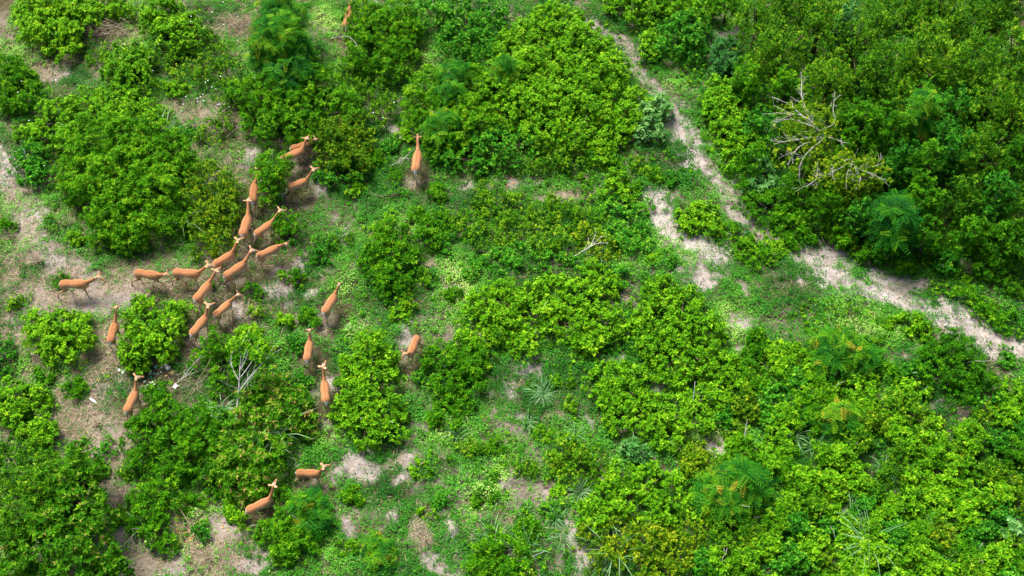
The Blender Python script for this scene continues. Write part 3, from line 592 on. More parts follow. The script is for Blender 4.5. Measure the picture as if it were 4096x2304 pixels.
# ------------------------------------------------------------ shrubs, traced from the photo: species, label, blobs (x, y, radius px, height m)
SH = [
 ('L', 'bright lime leafed bush in the top left corner', [(130,20,78,1.2),(110,60,66,1.1),(180,50,60,1.1),(150,100,46,.9),(75,25,40,.8),(205,20,40,.9)], .14),
 ('L', 'lime shrub at the top edge right of the brushwood pile', [(262,8,46,.9),(300,20,30,.7)], .10),
 ('L', 'lime shrub between the brushwood and the feathery tree, touching the top edge', [(410,25,50,1.0),(435,85,50,1.0),(385,55,35,.8),(470,60,40,.8)], .06),
 ('S', 'low mixed shrub just right of the top left lime bushes', [(500,100,40,.7),(460,120,34,.6),(410,130,26,.5)], 0),
 ('L', 'compact round green shrub standing alone above the big left bush', [(315,150,46,1.0),(340,190,46,1.0),(295,185,36,.9),(350,150,34,.8)], .0),
 ('M', 'green shrub cut by the left edge above the big left bush', [(30,200,44,.9),(72,240,40,.8),(10,165,36,.8),(60,195,34,.7),(25,250,36,.7)], .02),
 ('L', 'yellowish lime fringe along the top of the big left bush', [(140,285,56,.9),(210,265,56,.9),(285,258,56,.9),(345,265,44,.8),(110,330,46,.8),(170,345,50,.9),(395,300,36,.6)], .06),
 ('M', 'biggest rounded bush at left with rosettes of narrow bright leaves', [(250,350,84,1.6),(340,350,82,1.6),(405,390,68,1.5),(205,420,60,1.4),(225,460,62,1.4),(300,450,86,1.7),(390,470,76,1.6),(455,410,44,1.1),(280,535,66,1.4),(370,545,66,1.4),(320,590,46,1.0),(430,540,46,1.1),(260,585,34,.8)], .12),
 ('Y', 'olive yellow small leafed bush at the right side of the biggest left bush', [(535,450,50,1.2),(500,495,44,1.1),(570,490,46,1.2),(535,545,44,1.1),(580,540,34,.9),(560,610,40,.9),(510,620,34,.8),(490,570,30,.8)], .02),
 ('D', 'sparse bluish green shrub with white flowers at the left edge', [(75,385,40,.7),(100,440,34,.6),(60,430,30,.6)], .05),
 ('S', 'small pale weedy shrub left of the feathery tree', [(480,185,36,.6),(440,150,30,.5),(520,170,36,.6),(560,130,34,.6)], .08),
 ('S', 'dull weedy shrub below the feathery tree on its left', [(580,180,34,.7),(560,230,30,.6),(590,270,34,.6),(540,330,40,.5)], .02),
 ('M', 'dense dark green bush right below the feathery tree', [(655,235,52,1.4),(720,250,58,1.5),(790,240,58,1.4),(850,260,52,1.3),(690,310,48,1.2),(765,310,52,1.3),(640,290,36,1.0),(610,230,34,.9),(820,200,40,1.2),(880,300,34,1.0)], .05),
 ('Y', 'bush flecked with yellow leaves that hides the dark rufous impala', [(815,330,46,1.3),(850,370,52,1.3),(885,400,44,1.1),(870,320,38,1.1),(830,400,40,1.0),(905,350,30,.9)], -.02),
 ('D', 'dark round leafed shrub at the foot of the flecked bush', [(820,425,32,.7),(860,440,34,.6),(905,430,30,.6)], .02),
 ('M', 'leafy sapling covering parts of three impalas', [(675,418,28,1.5),(695,440,30,1.6),(670,462,28,1.4),(660,435,20,1.3),(712,418,20,1.3),(675,492,20,1.0),(705,470,22,1.2)], .08),
 ('M', 'small shrub in front of the impala whose face shows beyond', [(712,548,20,1.1),(735,562,24,1.0),(708,572,20,.9),(730,592,20,.6)], .04),
 ('M', 'green bush right of the impala at the top edge', [(920,40,50,1.3),(975,70,56,1.4),(935,125,54,1.3),(1005,120,44,1.2),(890,160,34,1.0),(985,165,40,1.0),(1020,80,36,1.1),(905,80,36,1.2),(1010,30,40,1.2)], .05),
 ('D', 'dark shrub along the top edge right of the centre top bush', [(1085,30,52,1.3),(1155,40,56,1.3),(1225,35,52,1.3),(1145,95,48,1.2),(1210,105,48,1.2)], .12),
 ('S', 'loose shrub low between the top edge shrubs and the male impala', [(930,220,34,.7),(970,260,34,.6),(905,255,28,.6),(940,300,30,.5)], .0),
 ('L', 'huge lime green thicket filling the top centre', [(1400,60,66,1.6),(1335,95,64,1.6),(1450,110,70,1.7),(1385,170,76,1.8),(1475,195,74,1.8),(1300,175,66,1.6),(1535,170,48,1.4),(1400,255,76,1.8),(1490,270,62,1.6),(1325,265,68,1.7),(1255,225,56,1.5),(1550,230,40,1.3),(1440,325,56,1.4),(1370,325,56,1.4),(1500,130,46,1.3),(1280,110,44,1.3)], .08),
 ('N', 'feathery seedlings standing in the left part of the top centre thicket', [(1150,195,38,1.8),(1115,320,42,1.5),(1130,245,30,1.6),(1270,190,28,1.9)], .0),
 ('M', 'mid green bush left of the top centre thicket', [(1080,215,46,1.3),(1045,255,40,1.1),(1165,270,50,1.5),(1210,310,50,1.4),(1120,355,50,1.2),(1060,300,34,1.0),(1200,200,40,1.5),(1090,270,40,1.2)], .10),
 ('D', 'round leafed dark shrub along the lower front of the top centre thicket', [(1180,375,44,1.0),(1130,400,34,.8),(1240,370,48,1.2),(1310,365,46,1.1),(1270,410,34,.7),(1200,415,30,.6)], .10),
 ('S', 'thin leaved shrub at the lower right foot of the top centre thicket', [(1380,380,46,.9),(1440,385,40,.8),(1350,410,34,.6),(1410,410,34,.6),(1480,330,34,.9)], .0),
 ('L', 'lime shrub running down from the right end of the top centre thicket', [(1580,300,44,1.1),(1600,255,34,1.0),(1545,330,38,1.0),(1515,365,34,.9),(1510,400,26,.7)], .10),
 ('G', 'pale grey green broad leaved plant beside the winding sandy track', [(1625,290,30,1.0),(1660,270,26,.9),(1640,330,26,.8),(1612,330,22,.8)], .25),
 ('L', 'small lime shrub standing alone in the track bend at the top', [(1640,105,26,.9),(1632,135,20,.7)], .10),
 ('D', 'dark round bush at the top between two arms of the track', [(1710,80,48,1.3),(1680,115,40,1.1),(1735,120,40,1.1),(1740,60,36,1.2)], .05),
 ('L', 'lime bush at the top edge left of the dark round bush', [(1590,15,50,1.1),(1640,25,40,1.0),(1550,5,30,.8),(1700,10,44,1.1),(1760,20,40,1.1)], .03),
 ('G', 'dark blue green broad leaved shrub left of the forest edge', [(1830,130,34,1.1),(1850,165,30,1.0),(1815,160,24,.9)], -.35),
 ('L', 'lime shrub at the left foot of the forest beside the track', [(1815,225,34,1.1),(1840,260,40,1.2),(1805,280,36,1.0),(1860,310,44,1.2),(1790,255,22,.8),(1830,330,34,1.0),(1870,360,36,1.2),(1850,400,30,1.0)], .04),
 ('G', 'pale grey green broad leaved shrub at the lower left forest edge', [(1915,430,32,1.3),(1930,470,30,1.2),(1900,465,24,1.1)], .15),
 ('M', 'green shrub at the lower left corner of the forest', [(1880,480,34,.9),(1940,520,40,1.1),(1990,540,44,1.1),(1900,520,30,.7),(1960,570,30,.7),(2010,590,34,.7)], .02),
 ('L', 'small lime shrub in the clearing below the top centre thicket', [(1555,455,30,.7),(1540,480,24,.6),(1580,490,24,.6)], .05),
 ('L', 'lime shrub on the grassy island between the sandy tracks', [(1745,545,34,.7),(1770,530,30,.7),(1790,565,28,.6),(1725,570,24,.5)], .05),
 ('M', 'low bright shrub in the middle of the grassy island', [(1840,580,26,.5),(1900,610,30,.5),(1870,625,28,.5),(1930,640,28,.5),(1890,650,28,.5)], .10),
 ('M', 'broad low shrub left of the upper middle thicket', [(985,580,38,.7),(960,620,38,.7),(1010,635,42,.8),(1080,600,34,.6),(1095,560,34,.6),(1000,690,44,.8),(960,680,34,.7),(985,720,34,.7),(930,650,28,.6)], .0),
 ('S', 'low yellow green thicket in the upper middle of the scene', [(1240,505,44,.7),(1300,520,44,.7),(1370,535,46,.8),(1430,545,46,.8),(1290,580,46,.7),(1350,600,46,.7),(1420,610,46,.7),(1180,560,34,.5),(1210,600,34,.5),(1490,560,36,.6)], .06),
 ('D', 'low dark creeper mound right of the upper middle thicket', [(1540,530,40,.5),(1590,560,40,.5),(1600,610,40,.5),(1560,600,38,.6),(1620,520,28,.4)], .18),
 ('Y', 'brownish withered shrub amid the upper middle thicket', [(1480,600,34,.7),(1520,625,34,.6),(1500,650,28,.5)], .12),
 ('D', 'low dark shrub between the two middle thickets', [(1320,650,40,.5),(1390,670,40,.5),(1450,690,34,.5),(1260,660,34,.4),(1200,680,36,.4),(1550,700,34,.5),(1130,620,30,.4)], .10),
 ('L', 'wide lime thicket in the centre of the scene', [(1225,760,50,.9),(1290,745,46,.9),(1390,735,46,.9),(1470,750,50,.9),(1340,790,54,1.0),(1430,810,54,1.0),(1520,810,50,1.0),(1265,820,48,.9),(1195,805,36,.8),(1320,860,40,.7),(1480,860,40,.7),(1510,720,40,.8),(1580,830,34,.7),(1180,860,30,.6),(1490,690,30,.6)], .07),
 ('L', 'lime thicket to the right of the centre one with yellow speckles', [(1665,735,44,.9),(1715,765,48,1.0),(1650,800,48,1.0),(1775,830,50,1.0),(1700,850,52,1.0),(1640,880,42,.9),(1760,890,50,1.0),(1690,925,44,.9),(1820,920,38,.8),(1740,960,40,.8),(1605,850,34,.7),(1840,960,30,.6)], .03),
 ('M', 'mid green shrub below the left end of the centre lime thicket', [(1100,895,42,.8),(1155,915,46,.9),(1125,970,42,.8),(1180,960,34,.7),(1120,1040,36,.6),(1160,1010,30,.6),(1200,890,36,.7)], -.02),
 ('L', 'tall narrow lime bush between the slim impala and the one facing the camera', [(930,870,40,1.0),(900,920,40,1.0),(950,950,52,1.1),(905,990,46,1.1),(960,1030,52,1.1),(915,1075,50,1.0),(865,1035,32,.8),(990,1075,34,.8),(975,890,26,.8),(870,970,26,.8)], .03),
 ('L', 'round lime bush right of the impala seen from behind', [(365,800,46,1.0),(338,850,46,1.0),(415,830,46,1.0),(385,880,44,1.0),(325,895,28,.8),(445,790,30,.8),(360,765,24,.7),(350,920,24,.6)], .06),
 ('L', 'lime bush below the lone impala at the far left', [(150,815,44,.9),(108,845,42,.8),(190,850,42,.9),(150,885,40,.8),(205,810,26,.6),(85,810,26,.6)], .12),
 ('D', 'dark shrub cut by the left edge in the middle', [(0,910,34,.8),(5,870,22,.6)], -.05),
 ('L', 'lime bush at the left edge above the large bottom left tree', [(35,1000,46,1.0),(85,1005,38,.9),(75,1065,42,1.0),(25,1040,36,.9),(110,1090,30,.8)], .03),
 ('M', 'mid green bush below the impala beside the litter', [(365,1020,44,1.1),(420,1045,48,1.2),(495,1060,52,1.3),(365,1095,50,1.2),(440,1115,54,1.3),(515,1110,44,1.2),(345,1160,34,.9),(430,1180,44,1.0),(495,1175,38,.9),(540,1060,34,1.1),(400,980,26,.7)], -.05),
 ('M', 'shrub with long bare stems below the mid green bush at lower left', [(400,1225,42,1.0),(420,1275,38,.9),(370,1290,38,.9),(395,1340,30,.8),(345,1260,26,.7),(350,1320,26,.6),(420,1370,22,.6)], .0),
 ('R', 'big broad leaved bush with reddish tips at lower left centre', [(680,970,50,1.4),(725,1010,46,1.3),(640,1000,42,1.3),(700,1065,54,1.5),(625,1070,50,1.5),(600,1140,52,1.5),(665,1150,54,1.5),(610,1210,48,1.3),(565,1180,34,1.1),(645,1235,36,1.0),(765,1065,30,.9),(575,1110,30,1.1)], .12),
 ('M', 'bush right of the round lime bush and below the crowd of impalas', [(535,870,40,1.0),(565,910,42,1.0),(510,905,30,.8),(560,955,34,.9),(650,870,30,.8),(600,870,30,.8),(525,835,22,.6)], .02),
 ('N', 'young feathery shrub below the lowest impala', [(775,1275,32,1.2),(790,1310,28,1.0),(760,1325,24,.8)], .0),
 ('M', 'bright shrub below the lowest impala', [(725,1305,44,.9),(690,1345,40,.8),(745,1355,42,.8),(705,1385,34,.7),(770,1390,26,.6)], .06),
 ('N', 'tiny feathery seedling at the bottom edge left of centre', [(955,1395,26,.6),(940,1370,16,.5)], .10),
 ('M', 'green shrub with tall grass on the bottom edge', [(1230,1370,42,.9),(1285,1385,42,.9),(1255,1430,44,.9),(1310,1425,32,.8),(1200,1420,30,.7)], .08),
 ('S', 'fine leaved yellowish shrub below the tall grass tuft in the centre', [(1415,1130,42,1.0),(1480,1140,44,1.1),(1445,1175,42,1.0),(1500,1180,30,.8),(1400,1170,28,.8)], .10),
 ('L', 'lime shrub below the right lime thicket', [(1530,945,40,.8),(1575,985,44,.8),(1630,1010,40,.8),(1500,970,30,.6),(1600,950,30,.6),(1540,1010,32,.6)], .03),
 ('L', 'lime shrub beside the star leaved plant', [(1695,1040,50,.9),(1750,1055,44,.9),(1790,1005,38,.8),(1685,1090,42,.8),(1640,1070,34,.7),(1560,1050,36,.7)], .04),
 ('L', 'lime thicket at lower centre right', [(1560,1195,38,.9),(1620,1205,44,1.0),(1680,1225,44,1.0),(1520,1245,40,.9),(1590,1265,46,1.0),(1660,1290,46,1.0),(1500,1290,42,.9),(1740,1270,36,.9)], .05),
 ('Y', 'olive yellow thicket on the bottom edge at centre right', [(1560,1345,46,1.0),(1635,1360,52,1.1),(1515,1390,40,.9),(1700,1385,50,1.0),(1600,1410,46,.9),(1660,1430,46,.9),(1740,1340,34,.9),(1480,1350,28,.8)], .12),
 ('N', 'feathery young tree with rusty tips at lower right centre', [(1815,1225,44,1.7),(1875,1210,44,1.8),(1850,1250,42,1.6),(1910,1240,26,1.4),(1785,1250,26,1.3)], .0),
 ('N', 'small feathery tree below the wide sandy part of the track', [(2110,870,44,1.5),(2150,890,36,1.3),(2085,905,32,1.2)], .03),
 ('N', 'yellow green feathery seedling amid the right hand scrub', [(2110,1045,28,1.1),(2130,1060,20,.9)], .22),
 ('M', 'dark glossy leaved bush at right below the sandy track', [(2390,870,42,1.3),(2430,920,48,1.3),(2370,940,46,1.2),(2420,980,42,1.0),(2470,950,34,1.0),(2345,900,30,1.0)], -.14),
 ('L', 'small lime shrub at the lower rim of the sandy track', [(2290,810,30,.6),(2320,830,24,.5)], .05),
 ('M', 'low green shrub strip at the upper rim of the track end', [(2430,745,30,.5),(2470,770,32,.5),(2510,790,30,.5),(2545,815,28,.5)], .06),
 ('G', 'blue green plant with star shaped leaves at lower right of centre', [(1590,1125,22,.8),(1612,1140,22,.8)], -.05),
 ('G', 'pale broad leaved plant cut by the right edge low down', [(2555,1335,24,.8),(2570,1350,20,.7)], .1),
]
PLANT = ('shrub', 'bush')
for i, (sp, lab, bl, br) in enumerate(SH):
    tr = sp == 'N' and max(b[3] for b in bl) > 1.4
    shrub('shrub' if not tr else 'sapling', lab, 'shrub' if not tr else 'sapling', 'shrubs of the bush country', sp, bl, 100+i, bright=br-(.05 if sp == 'L' else 0), dens=(.55 if 'three impalas' in lab or 'face shows' in lab else .8 if 'round lime bush' in lab or 'far left' in lab else 1.0), stick=(3 if i % 3 == 0 else 0))
# the feathery tree and the bottom left trees
shrub('tree', 'feathery leaved tree rising near the top left of centre', 'tree', None, 'N', [(712,35,46,2.6),(702,100,54,2.8),(690,60,40,2.7),(722,160,44,2.3),(745,120,34,2.2),(670,130,34,2.2),(735,200,30,1.8)], 301, True, .0, 1.2)
shrub('tree', 'leafy tree with rusty shoots filling the bottom left corner', 'tree', None, 'R', [(205,1160,44,2.3),(230,1195,36,2.1),(150,1215,50,2.4),(190,1260,54,2.5),(120,1300,66,2.6),(205,1350,66,2.5),(90,1380,74,2.6),(180,1420,66,2.4),(260,1420,48,2.0),(250,1300,38,2.0),(40,1430,60,2.4),(290,1440,34,1.6)], 302, True, -.01)
shrub('tree', 'fine leaved bright tree at the left edge above the rusty one', 'tree', None, 'S', [(40,1170,60,2.2),(100,1160,50,2.1),(30,1250,66,2.5),(90,1240,50,2.5),(60,1310,46,2.7),(20,1340,40,2.7),(125,1190,36,2.1)], 303, True, -.03)
# ------------------------------------------------------------ the forest, upper right
FT = [(1905,55,74,'S',2.6),(1965,130,76,'S',2.9),(2065,50,84,'S',3.1),(2150,120,84,'S',3.5),(2265,50,86,'S',3.4),(2375,40,84,'S',3.6),(2490,50,90,'S',3.7),
 (2085,215,72,'S',3.1),(2215,205,84,'S',3.7),(2330,150,86,'S',4.1),(2440,190,86,'S',4.1),(2550,160,80,'S',4.2),(1885,205,56,'M',2.2),(1975,225,60,'M',2.3),
 (2020,330,60,'Y',2.2),(2170,330,72,'M',2.9),(2305,300,56,'N',3.7),(2260,270,56,'S',3.4),(2385,290,60,'D',3.4),(2480,280,80,'S',4.1),(2565,300,70,'S',4.0),
 (2385,400,78,'D',3.1),(2480,400,70,'S',3.4),(2560,410,56,'M',3.2),(1930,320,54,'D',1.9),(1900,400,50,'M',1.7),(2050,420,60,'Y',2.1),(2150,450,70,'Y',2.4),
 (2265,420,66,'D',2.6),(2010,480,52,'M',1.6),(2080,510,50,'M',2.0),(2170,540,50,'D',1.9),(2255,560,66,'N',2.5),(2330,590,52,'M',2.0),(2320,500,56,'M',2.6),
 (2420,500,60,'S',2.6),(2500,500,66,'D',2.8),(2570,520,56,'S',2.9),(2440,590,56,'M',2.0),(2520,610,64,'M',1.9),(2575,640,46,'M',1.7),(2120,590,40,'M',1.3),
 (2200,630,36,'M',1.1),(2280,660,34,'M',.9),(2380,660,40,'D',1.1),(2480,680,40,'M',1.0),(2555,720,36,'S',.9),(2250,345,50,'M',3.0),(2120,70,30,'G',3.6),
 (2330,420,50,'M',3.0),(1830,10,40,'M',1.6),(1990,20,60,'S',2.8)]
LAND = [('the rusty tipped feathery tree', 1850, 1225), ('the tall cane like grass', 2190, 1355), ('the feathery tree under the sandy track', 2110, 880), ('the yellow green feathery seedling', 2115, 1050),
 ('the dark glossy bush', 2410, 920), ('the bottom right corner', 2570, 1445), ('the pale plant on the right edge', 2560, 1340), ('the star leaved plant', 1600, 1130), ('the olive bottom edge thicket', 1620, 1370),
 ('the right lime thicket', 1710, 840), ('the sandy track end', 2560, 865), ('the fanning bare white tree', 2040, 310), ('the lower bare white tree', 2140, 430), ('the top right corner', 2570, 5),
 ('the pale forest edge shrub', 1915, 450), ('the blue green shrub by the track', 1835, 145), ('the widest sandy part', 2200, 720), ('the male impala', 1048, 400), ('the crowd of impalas', 590, 680), ('the leafless sapling', 600, 980),
 ('the white litter', 400, 950), ('the lowest impala', 655, 1265), ('the young impala', 780, 1188), ('the biggest left bush', 320, 450), ('the slim impala', 816, 960), ('the star shaped grass tuft', 1365, 980), ('the centre lime thicket', 1370, 790),
 ('the far left impala', 200, 713), ('the bottom left tree', 180, 1330), ('the feathery top left tree', 702, 100), ('the brushwood pile', 270, 78), ('the top edge impala', 872, 50), ('the grassy island', 1800, 540), ('the upper middle thicket', 1340, 570),
 ('the round lime bush', 375, 850), ('the forked bleached branch', 840, 595), ('the face on impala', 1035, 875), ('the bottom edge shrub', 1260, 1400), ('the fine leaved yellowish shrub', 1450, 1150)]
USED = set()
def unique(x, y, size, nm, kind):
    cand_ = sorted(LAND, key=lambda q: math.hypot(q[1]-x, q[2]-y))
    for ln, lx, ly in cand_:
        d = math.hypot(x-lx, y-ly); a = math.degrees(math.atan2(ly-y, x-lx)) % 360
        dr = ['right of', 'above right of', 'above', 'above left of', 'left of', 'below left of', 'below', 'below right of'][int((a+22.5)//45) % 8]
        ds = 'just' if d < 90 else 'a little' if d < 180 else 'well' if d < 320 else 'far'
        t = f'{size} {nm} {kind} {ds} {dr} {ln}'
        if len(t.split()) < 17 and t not in USED: USED.add(t); return t
    return t
def big(rp, a, b): return 'small' if rp < a else 'large' if rp > b else 'middling'
DESC = {'S': 'yellow green', 'M': 'mid green', 'N': 'feathery', 'D': 'deep green', 'Y': 'sparse olive', 'G': 'blue green leafed'}
def where(x, y):
    if y > 560: return 'along the lower rim of the upper right forest'
    if x < 2060: return 'on the track side of the upper right forest'
    if x < 2300: return 'in the upper half of the upper right forest' if y < 260 else 'around the bare white branches of the forest'
    return 'by the top right corner of the forest' if y < 240 else 'near the right edge of the forest'
for i, (x, y, rp, sp, h) in enumerate(FT):
    r = np.random.default_rng(500+i); n = 5 if rp > 60 else 3
    bl = [(x, y, rp*.62, h)]
    for k in range(n):
        a = k*2*PI/n+r.uniform(0, 1.2); d = rp*r.uniform(.45, .68); bl.append((x+d*math.cos(a), y+d*.85*math.sin(a), rp*r.uniform(.34, .52), h*(r.uniform(.60, 1.05)-(.10 if math.sin(a) > 0 else 0))))
    shrub('tree' if h > 1.4 else 'shrub', unique(x, y, big(rp, 52, 76), DESC[sp], 'forest tree'), 'tree' if h > 1.4 else 'shrub', DESC[sp]+' trees '+where(x, y), sp, bl, 600+i, h > 1.4, (-.08 if y > 340 and x > 2150 else .0)+r.uniform(-.06, .06), dens=.95, stick=(2 if i % 4 == 0 else 0))  # shade in the lower right of the forest is put into the leaf tint
# ------------------------------------------------------------ dense low scrub over the lower right
r0 = np.random.default_rng(31)
OCC = [(b[0], b[1], b[2]) for _, _, bl, _ in SH for b in bl]
GAP = [(2000,830,90,50),(2330,870,60,40),(1870,800,60,40),(1910,1080,40,26),(2300,890,40,30),(2480,1130,30,20),(2350,1010,40,20),(1800,1130,40,30),(2120,1290,34,26),(1990,740,60,40),(1850,700,60,50),(2080,1090,60,40),(2200,1150,50,34),
       (1840,870,50,40),(2400,1060,50,26),(2010,1150,40,30),(2480,840,100,60),(2420,800,160,40),(2230,760,160,50),(1800,1150,40,30)]
cand = []
for _ in range(9000):
    x = r0.uniform(1750, 2640); y = r0.uniform(720, 1490)
    if y < 700+(x-1750)*.28+60: continue
    rp = r0.uniform(26, 58)
    if any((x-a)**2+(y-b)**2 < (c*.7+rp*.7)**2 for a, b, c in OCC): continue
    if any(((x-a)/(c+8))**2+((y-b)/(d+8))**2 < 1 for a, b, c, d in GAP): continue
    dk = fbm(x/170, y/150, 88, 2)
    if any((x-a)**2+(y-b)**2 < ((c+rp)*.66)**2 for a, b, c, _ in cand): continue
    cand.append((x, y, rp, dk))
for i, (x, y, rp, dk) in enumerate(cand):
    u = r0.uniform(); low = y < 980
    sp = 'L' if u < .52 else 'M' if u < .70 else 'D' if u < .84 else 'S' if u < .93 else 'Y'
    if low and x < 2350: sp = 'D' if u < .3 else 'M' if u < .6 else 'L'
    h = r0.uniform(.45, .95)*(.7 if low else 1.05)
    bl = [(x, y, rp*.7, h)]+[(x+rp*r0.uniform(.4, .75)*math.cos(a), y+rp*r0.uniform(.4, .75)*math.sin(a), rp*r0.uniform(.4, .6), h*r0.uniform(.7, 1.0)) for a in r0.uniform(0, 6.28, 4)]
    nm = {'L': 'lime leafed', 'M': 'narrow leafed', 'D': 'dark round leafed', 'S': 'fine leafed', 'Y': 'olive yellow'}[sp]
    zone = 'just under the sandy track on the right' if y < 980 else ('in the dense scrub of the bottom right corner' if x > 2180 else 'in the scrub right of the bottom centre')
    shrub('shrub', unique(x, y, big(rp, 36, 48), nm, 'shrub'), 'shrub', f'{nm} shrubs {zone}', sp, bl, 900+i, bright=r0.uniform(-.08, .10), stick=(2 if i % 7 == 0 else 0))
# small single plants scattered over the open ground
SM = [(160,700),(820,610),(960,560),(1130,560),(700,1230),(880,1240),(560,700),(620,840),(860,600),(1080,700),(1130,740),(1060,940),(1060,1170),(1180,1130),
 (1100,480),(1040,540),(1000,480),(900,480),(1220,470),(1480,470),(1650,440),(1700,440),(1960,620),(2160,640),(2230,640),(2420,690),(1680,650),(1640,660),(760,1180),
 (870,1380),(1330,1330),(1390,1290),(1420,1230),(1330,1180),(1240,1130),(1200,1240),(1120,1250),(1080,1300),(1440,1010),(1420,960),(1370,1090),(470,330),(440,230),(250,140),
 (60,330),(20,560),(140,560),(190,600),(40,760),(120,950),(190,980),(280,1130),(240,1190),(330,1190),(300,1300),(480,1270),(500,1330),(590,1290),(620,1320),(540,1240),
 (770,800),(750,860),(710,810),(660,790),(640,730),(740,700),(800,640),(1010,780),(1040,760),(2190,860),(2230,830),(2540,900),(2560,960),(1620,420),(1560,410),(1600,480),(750,960),(770,1010),(700,880),(1000,440),(940,400),(990,370),(1010,330)]
for i, (x, y) in enumerate(SM):
    r = np.random.default_rng(1500+i); sp = 'MDLSM'[i % 5]; rp = r.uniform(14, 26)
    bl = [(x+r.uniform(-10, 10), y+r.uniform(-8, 8), rp, r.uniform(.22, .42))]+[(x+r.uniform(-24, 24), y+r.uniform(-18, 18), rp*.7, r.uniform(.18, .32)) for _ in range(2)]
    side = 'left' if x < 650 else 'left of the centre' if x < 1150 else 'centre' if x < 1600 else 'right'
    band = 'upper' if y < 480 else 'middle' if y < 960 else 'lower'
    nm = {'L': 'lime leafed', 'M': 'narrow leafed', 'D': 'dark round leafed', 'S': 'fine leafed'}[sp]
    shrub('seedling_bush', unique(x, y, 'tiny' if rp < 19 else 'small', nm, 'seedling bush'), 'seedling bush', f'small {nm} seedling bushes on open ground, {band} {side}', sp, bl, 1600+i, bright=r.uniform(-.05, .1), dens=1.0, size=.8)
print('leaves', COUNT)
# ------------------------------------------------------------ ground plants, grass, straw (nobody could count them)
rg = np.random.default_rng(9)
def scatter(n, dens):
    x = rg.uniform(-19.5, 19.5, n); y = rg.uniform(-12.5, 18.5, n); keep = rg.uniform(size=n) < dens(x, y)
    hw = (y+DIST*math.cos(PITCH))*.0  # whole rectangle, no frustum test
    return x[keep], y[keep]
def d_cover(x, y):
    b, p, s = masks(x, y); n = fbm(x*.8+40, y*.8, 70, 4); left = np.clip((x+9)/6, 0, 1)*.5+.5
    return np.clip((1-b)**1.6*(.80+2.2*(n-.34))*(1-.85*s)*left+.04+.25*(fbm(x*1.7, y*1.7, 95, 3) > .56), 0, 1)*tramp(x, y)*np.clip((fbm(x*4.5, y*4.5, 97, 2)-.26)*7, .35, 1)
CV = leaf_mat('creeper leaf', [(0, (.014,.10,.008)), (.4, (.042,.22,.014)), (.7, (.11,.37,.025)), (.9, (.26,.50,.07)), (1, (.45,.63,.16))], .22)
GR = leaf_mat('grass blade', [(0, (.03,.12,.010)), (.5, (.08,.27,.02)), (.85, (.19,.43,.05)), (1, (.42,.38,.18))], .2)
ST, nt, p = mat('dry straw', .85, .1); nt.links.new(ramp(nt, attr(nt, 'tint').outputs['Fac'], [(0, (.13,.095,.06)), (.5, (.30,.235,.155)), (1, (.52,.44,.32))]), p.inputs['Base Color'])
def stuff(name, V, ti, m, quads=True):
    o = link(name, quads_mesh(name, V, ti, m)); tag(o, kind='stuff'); COUNT[0] += len(ti); return o
# creeping round leafed plants: small sprays of leaves lying just over the soil
x, y = scatter(420000, d_cover); n = len(x)
hgt = np.clip(fbm(x*2.2, y*2.2, 71, 3)-.35, 0, 1)*.62; z = ground_z(x, y)+.02+hgt*rg.uniform(.3, 1, n)
k = 5; B = np.stack([x, y, z], 1)[:, None]+rg.normal(0, 1, (n, k, 3))*np.array([.055, .055, .014]); a = rg.uniform(0, 2*PI, (n, k))
D = np.stack([np.cos(a), np.sin(a), rg.normal(.1, .25, (n, k))], 2); Nn = np.array([0, 0, 1.])+rg.normal(0, .3, (n, k, 3))
L = rg.uniform(.026, .058, (n, k))*(1+.5*np.clip(fbm(x*.6, y*.6, 72, 2)-.5, 0, 1))[:, None]; tb_ = .40+1.5*(fbm(x*.55, y*.55, 73, 3)-.5)+rg.normal(0, .07, n)
ti = tb_[:, None]+rg.normal(0, .12, (n, k))+(rg.uniform(size=(n, k)) > .985)*.35
stuff('ground_cover', leaf_quads(B.reshape(-1, 3), D.reshape(-1, 3), Nn.reshape(-1, 3), L.ravel(), (L*.92).ravel(), .05, .05), ti.ravel(), CV)
# taller leafy weeds filling the open ground in drifts
def d_weed(x, y):
    b, p, s = masks(x, y); n = fbm(x*.55+140, y*.55+3, 78, 4); right = np.clip((x+5)/4, .25, 1); low = np.clip((x-1)/6, 0, .5)
    return np.clip((1-b)**2*(4.2*(n-.45+.12*low)+.14)*right*(1-.8*s), 0, 1)*tramp(x, y)
for sp_, n_, h_, lf in (('M', 30000, .30, -.02), ('D', 26000, .24, .05), ('L', 24000, .34, .0)):
    x, y = scatter(n_, d_weed); o_ = {'M': 0, 'D': 30, 'L': 60}[sp_]; kp = fbm(x*.5+o_, y*.5, 79, 3) > .45; x, y = x[kp], y[kp]; n = len(x)
    hh = h_*(.25+1.5*np.clip(fbm(x*1.4, y*1.4, 80+o_, 3)-.3, 0, .6)); z = ground_z(x, y)+hh*rg.uniform(.3, 1, n)+.03
    A = unit(np.stack([rg.normal(0, .3, n), rg.normal(0, .3, n), np.ones(n)], 1)); V, ti = sprig_leaves(np.stack([x, y, z], 1), A, sp_, rg, .42+lf+rg.normal(0, .12, n), .8)
    stuff('weeds', V, ti, LM[sp_])
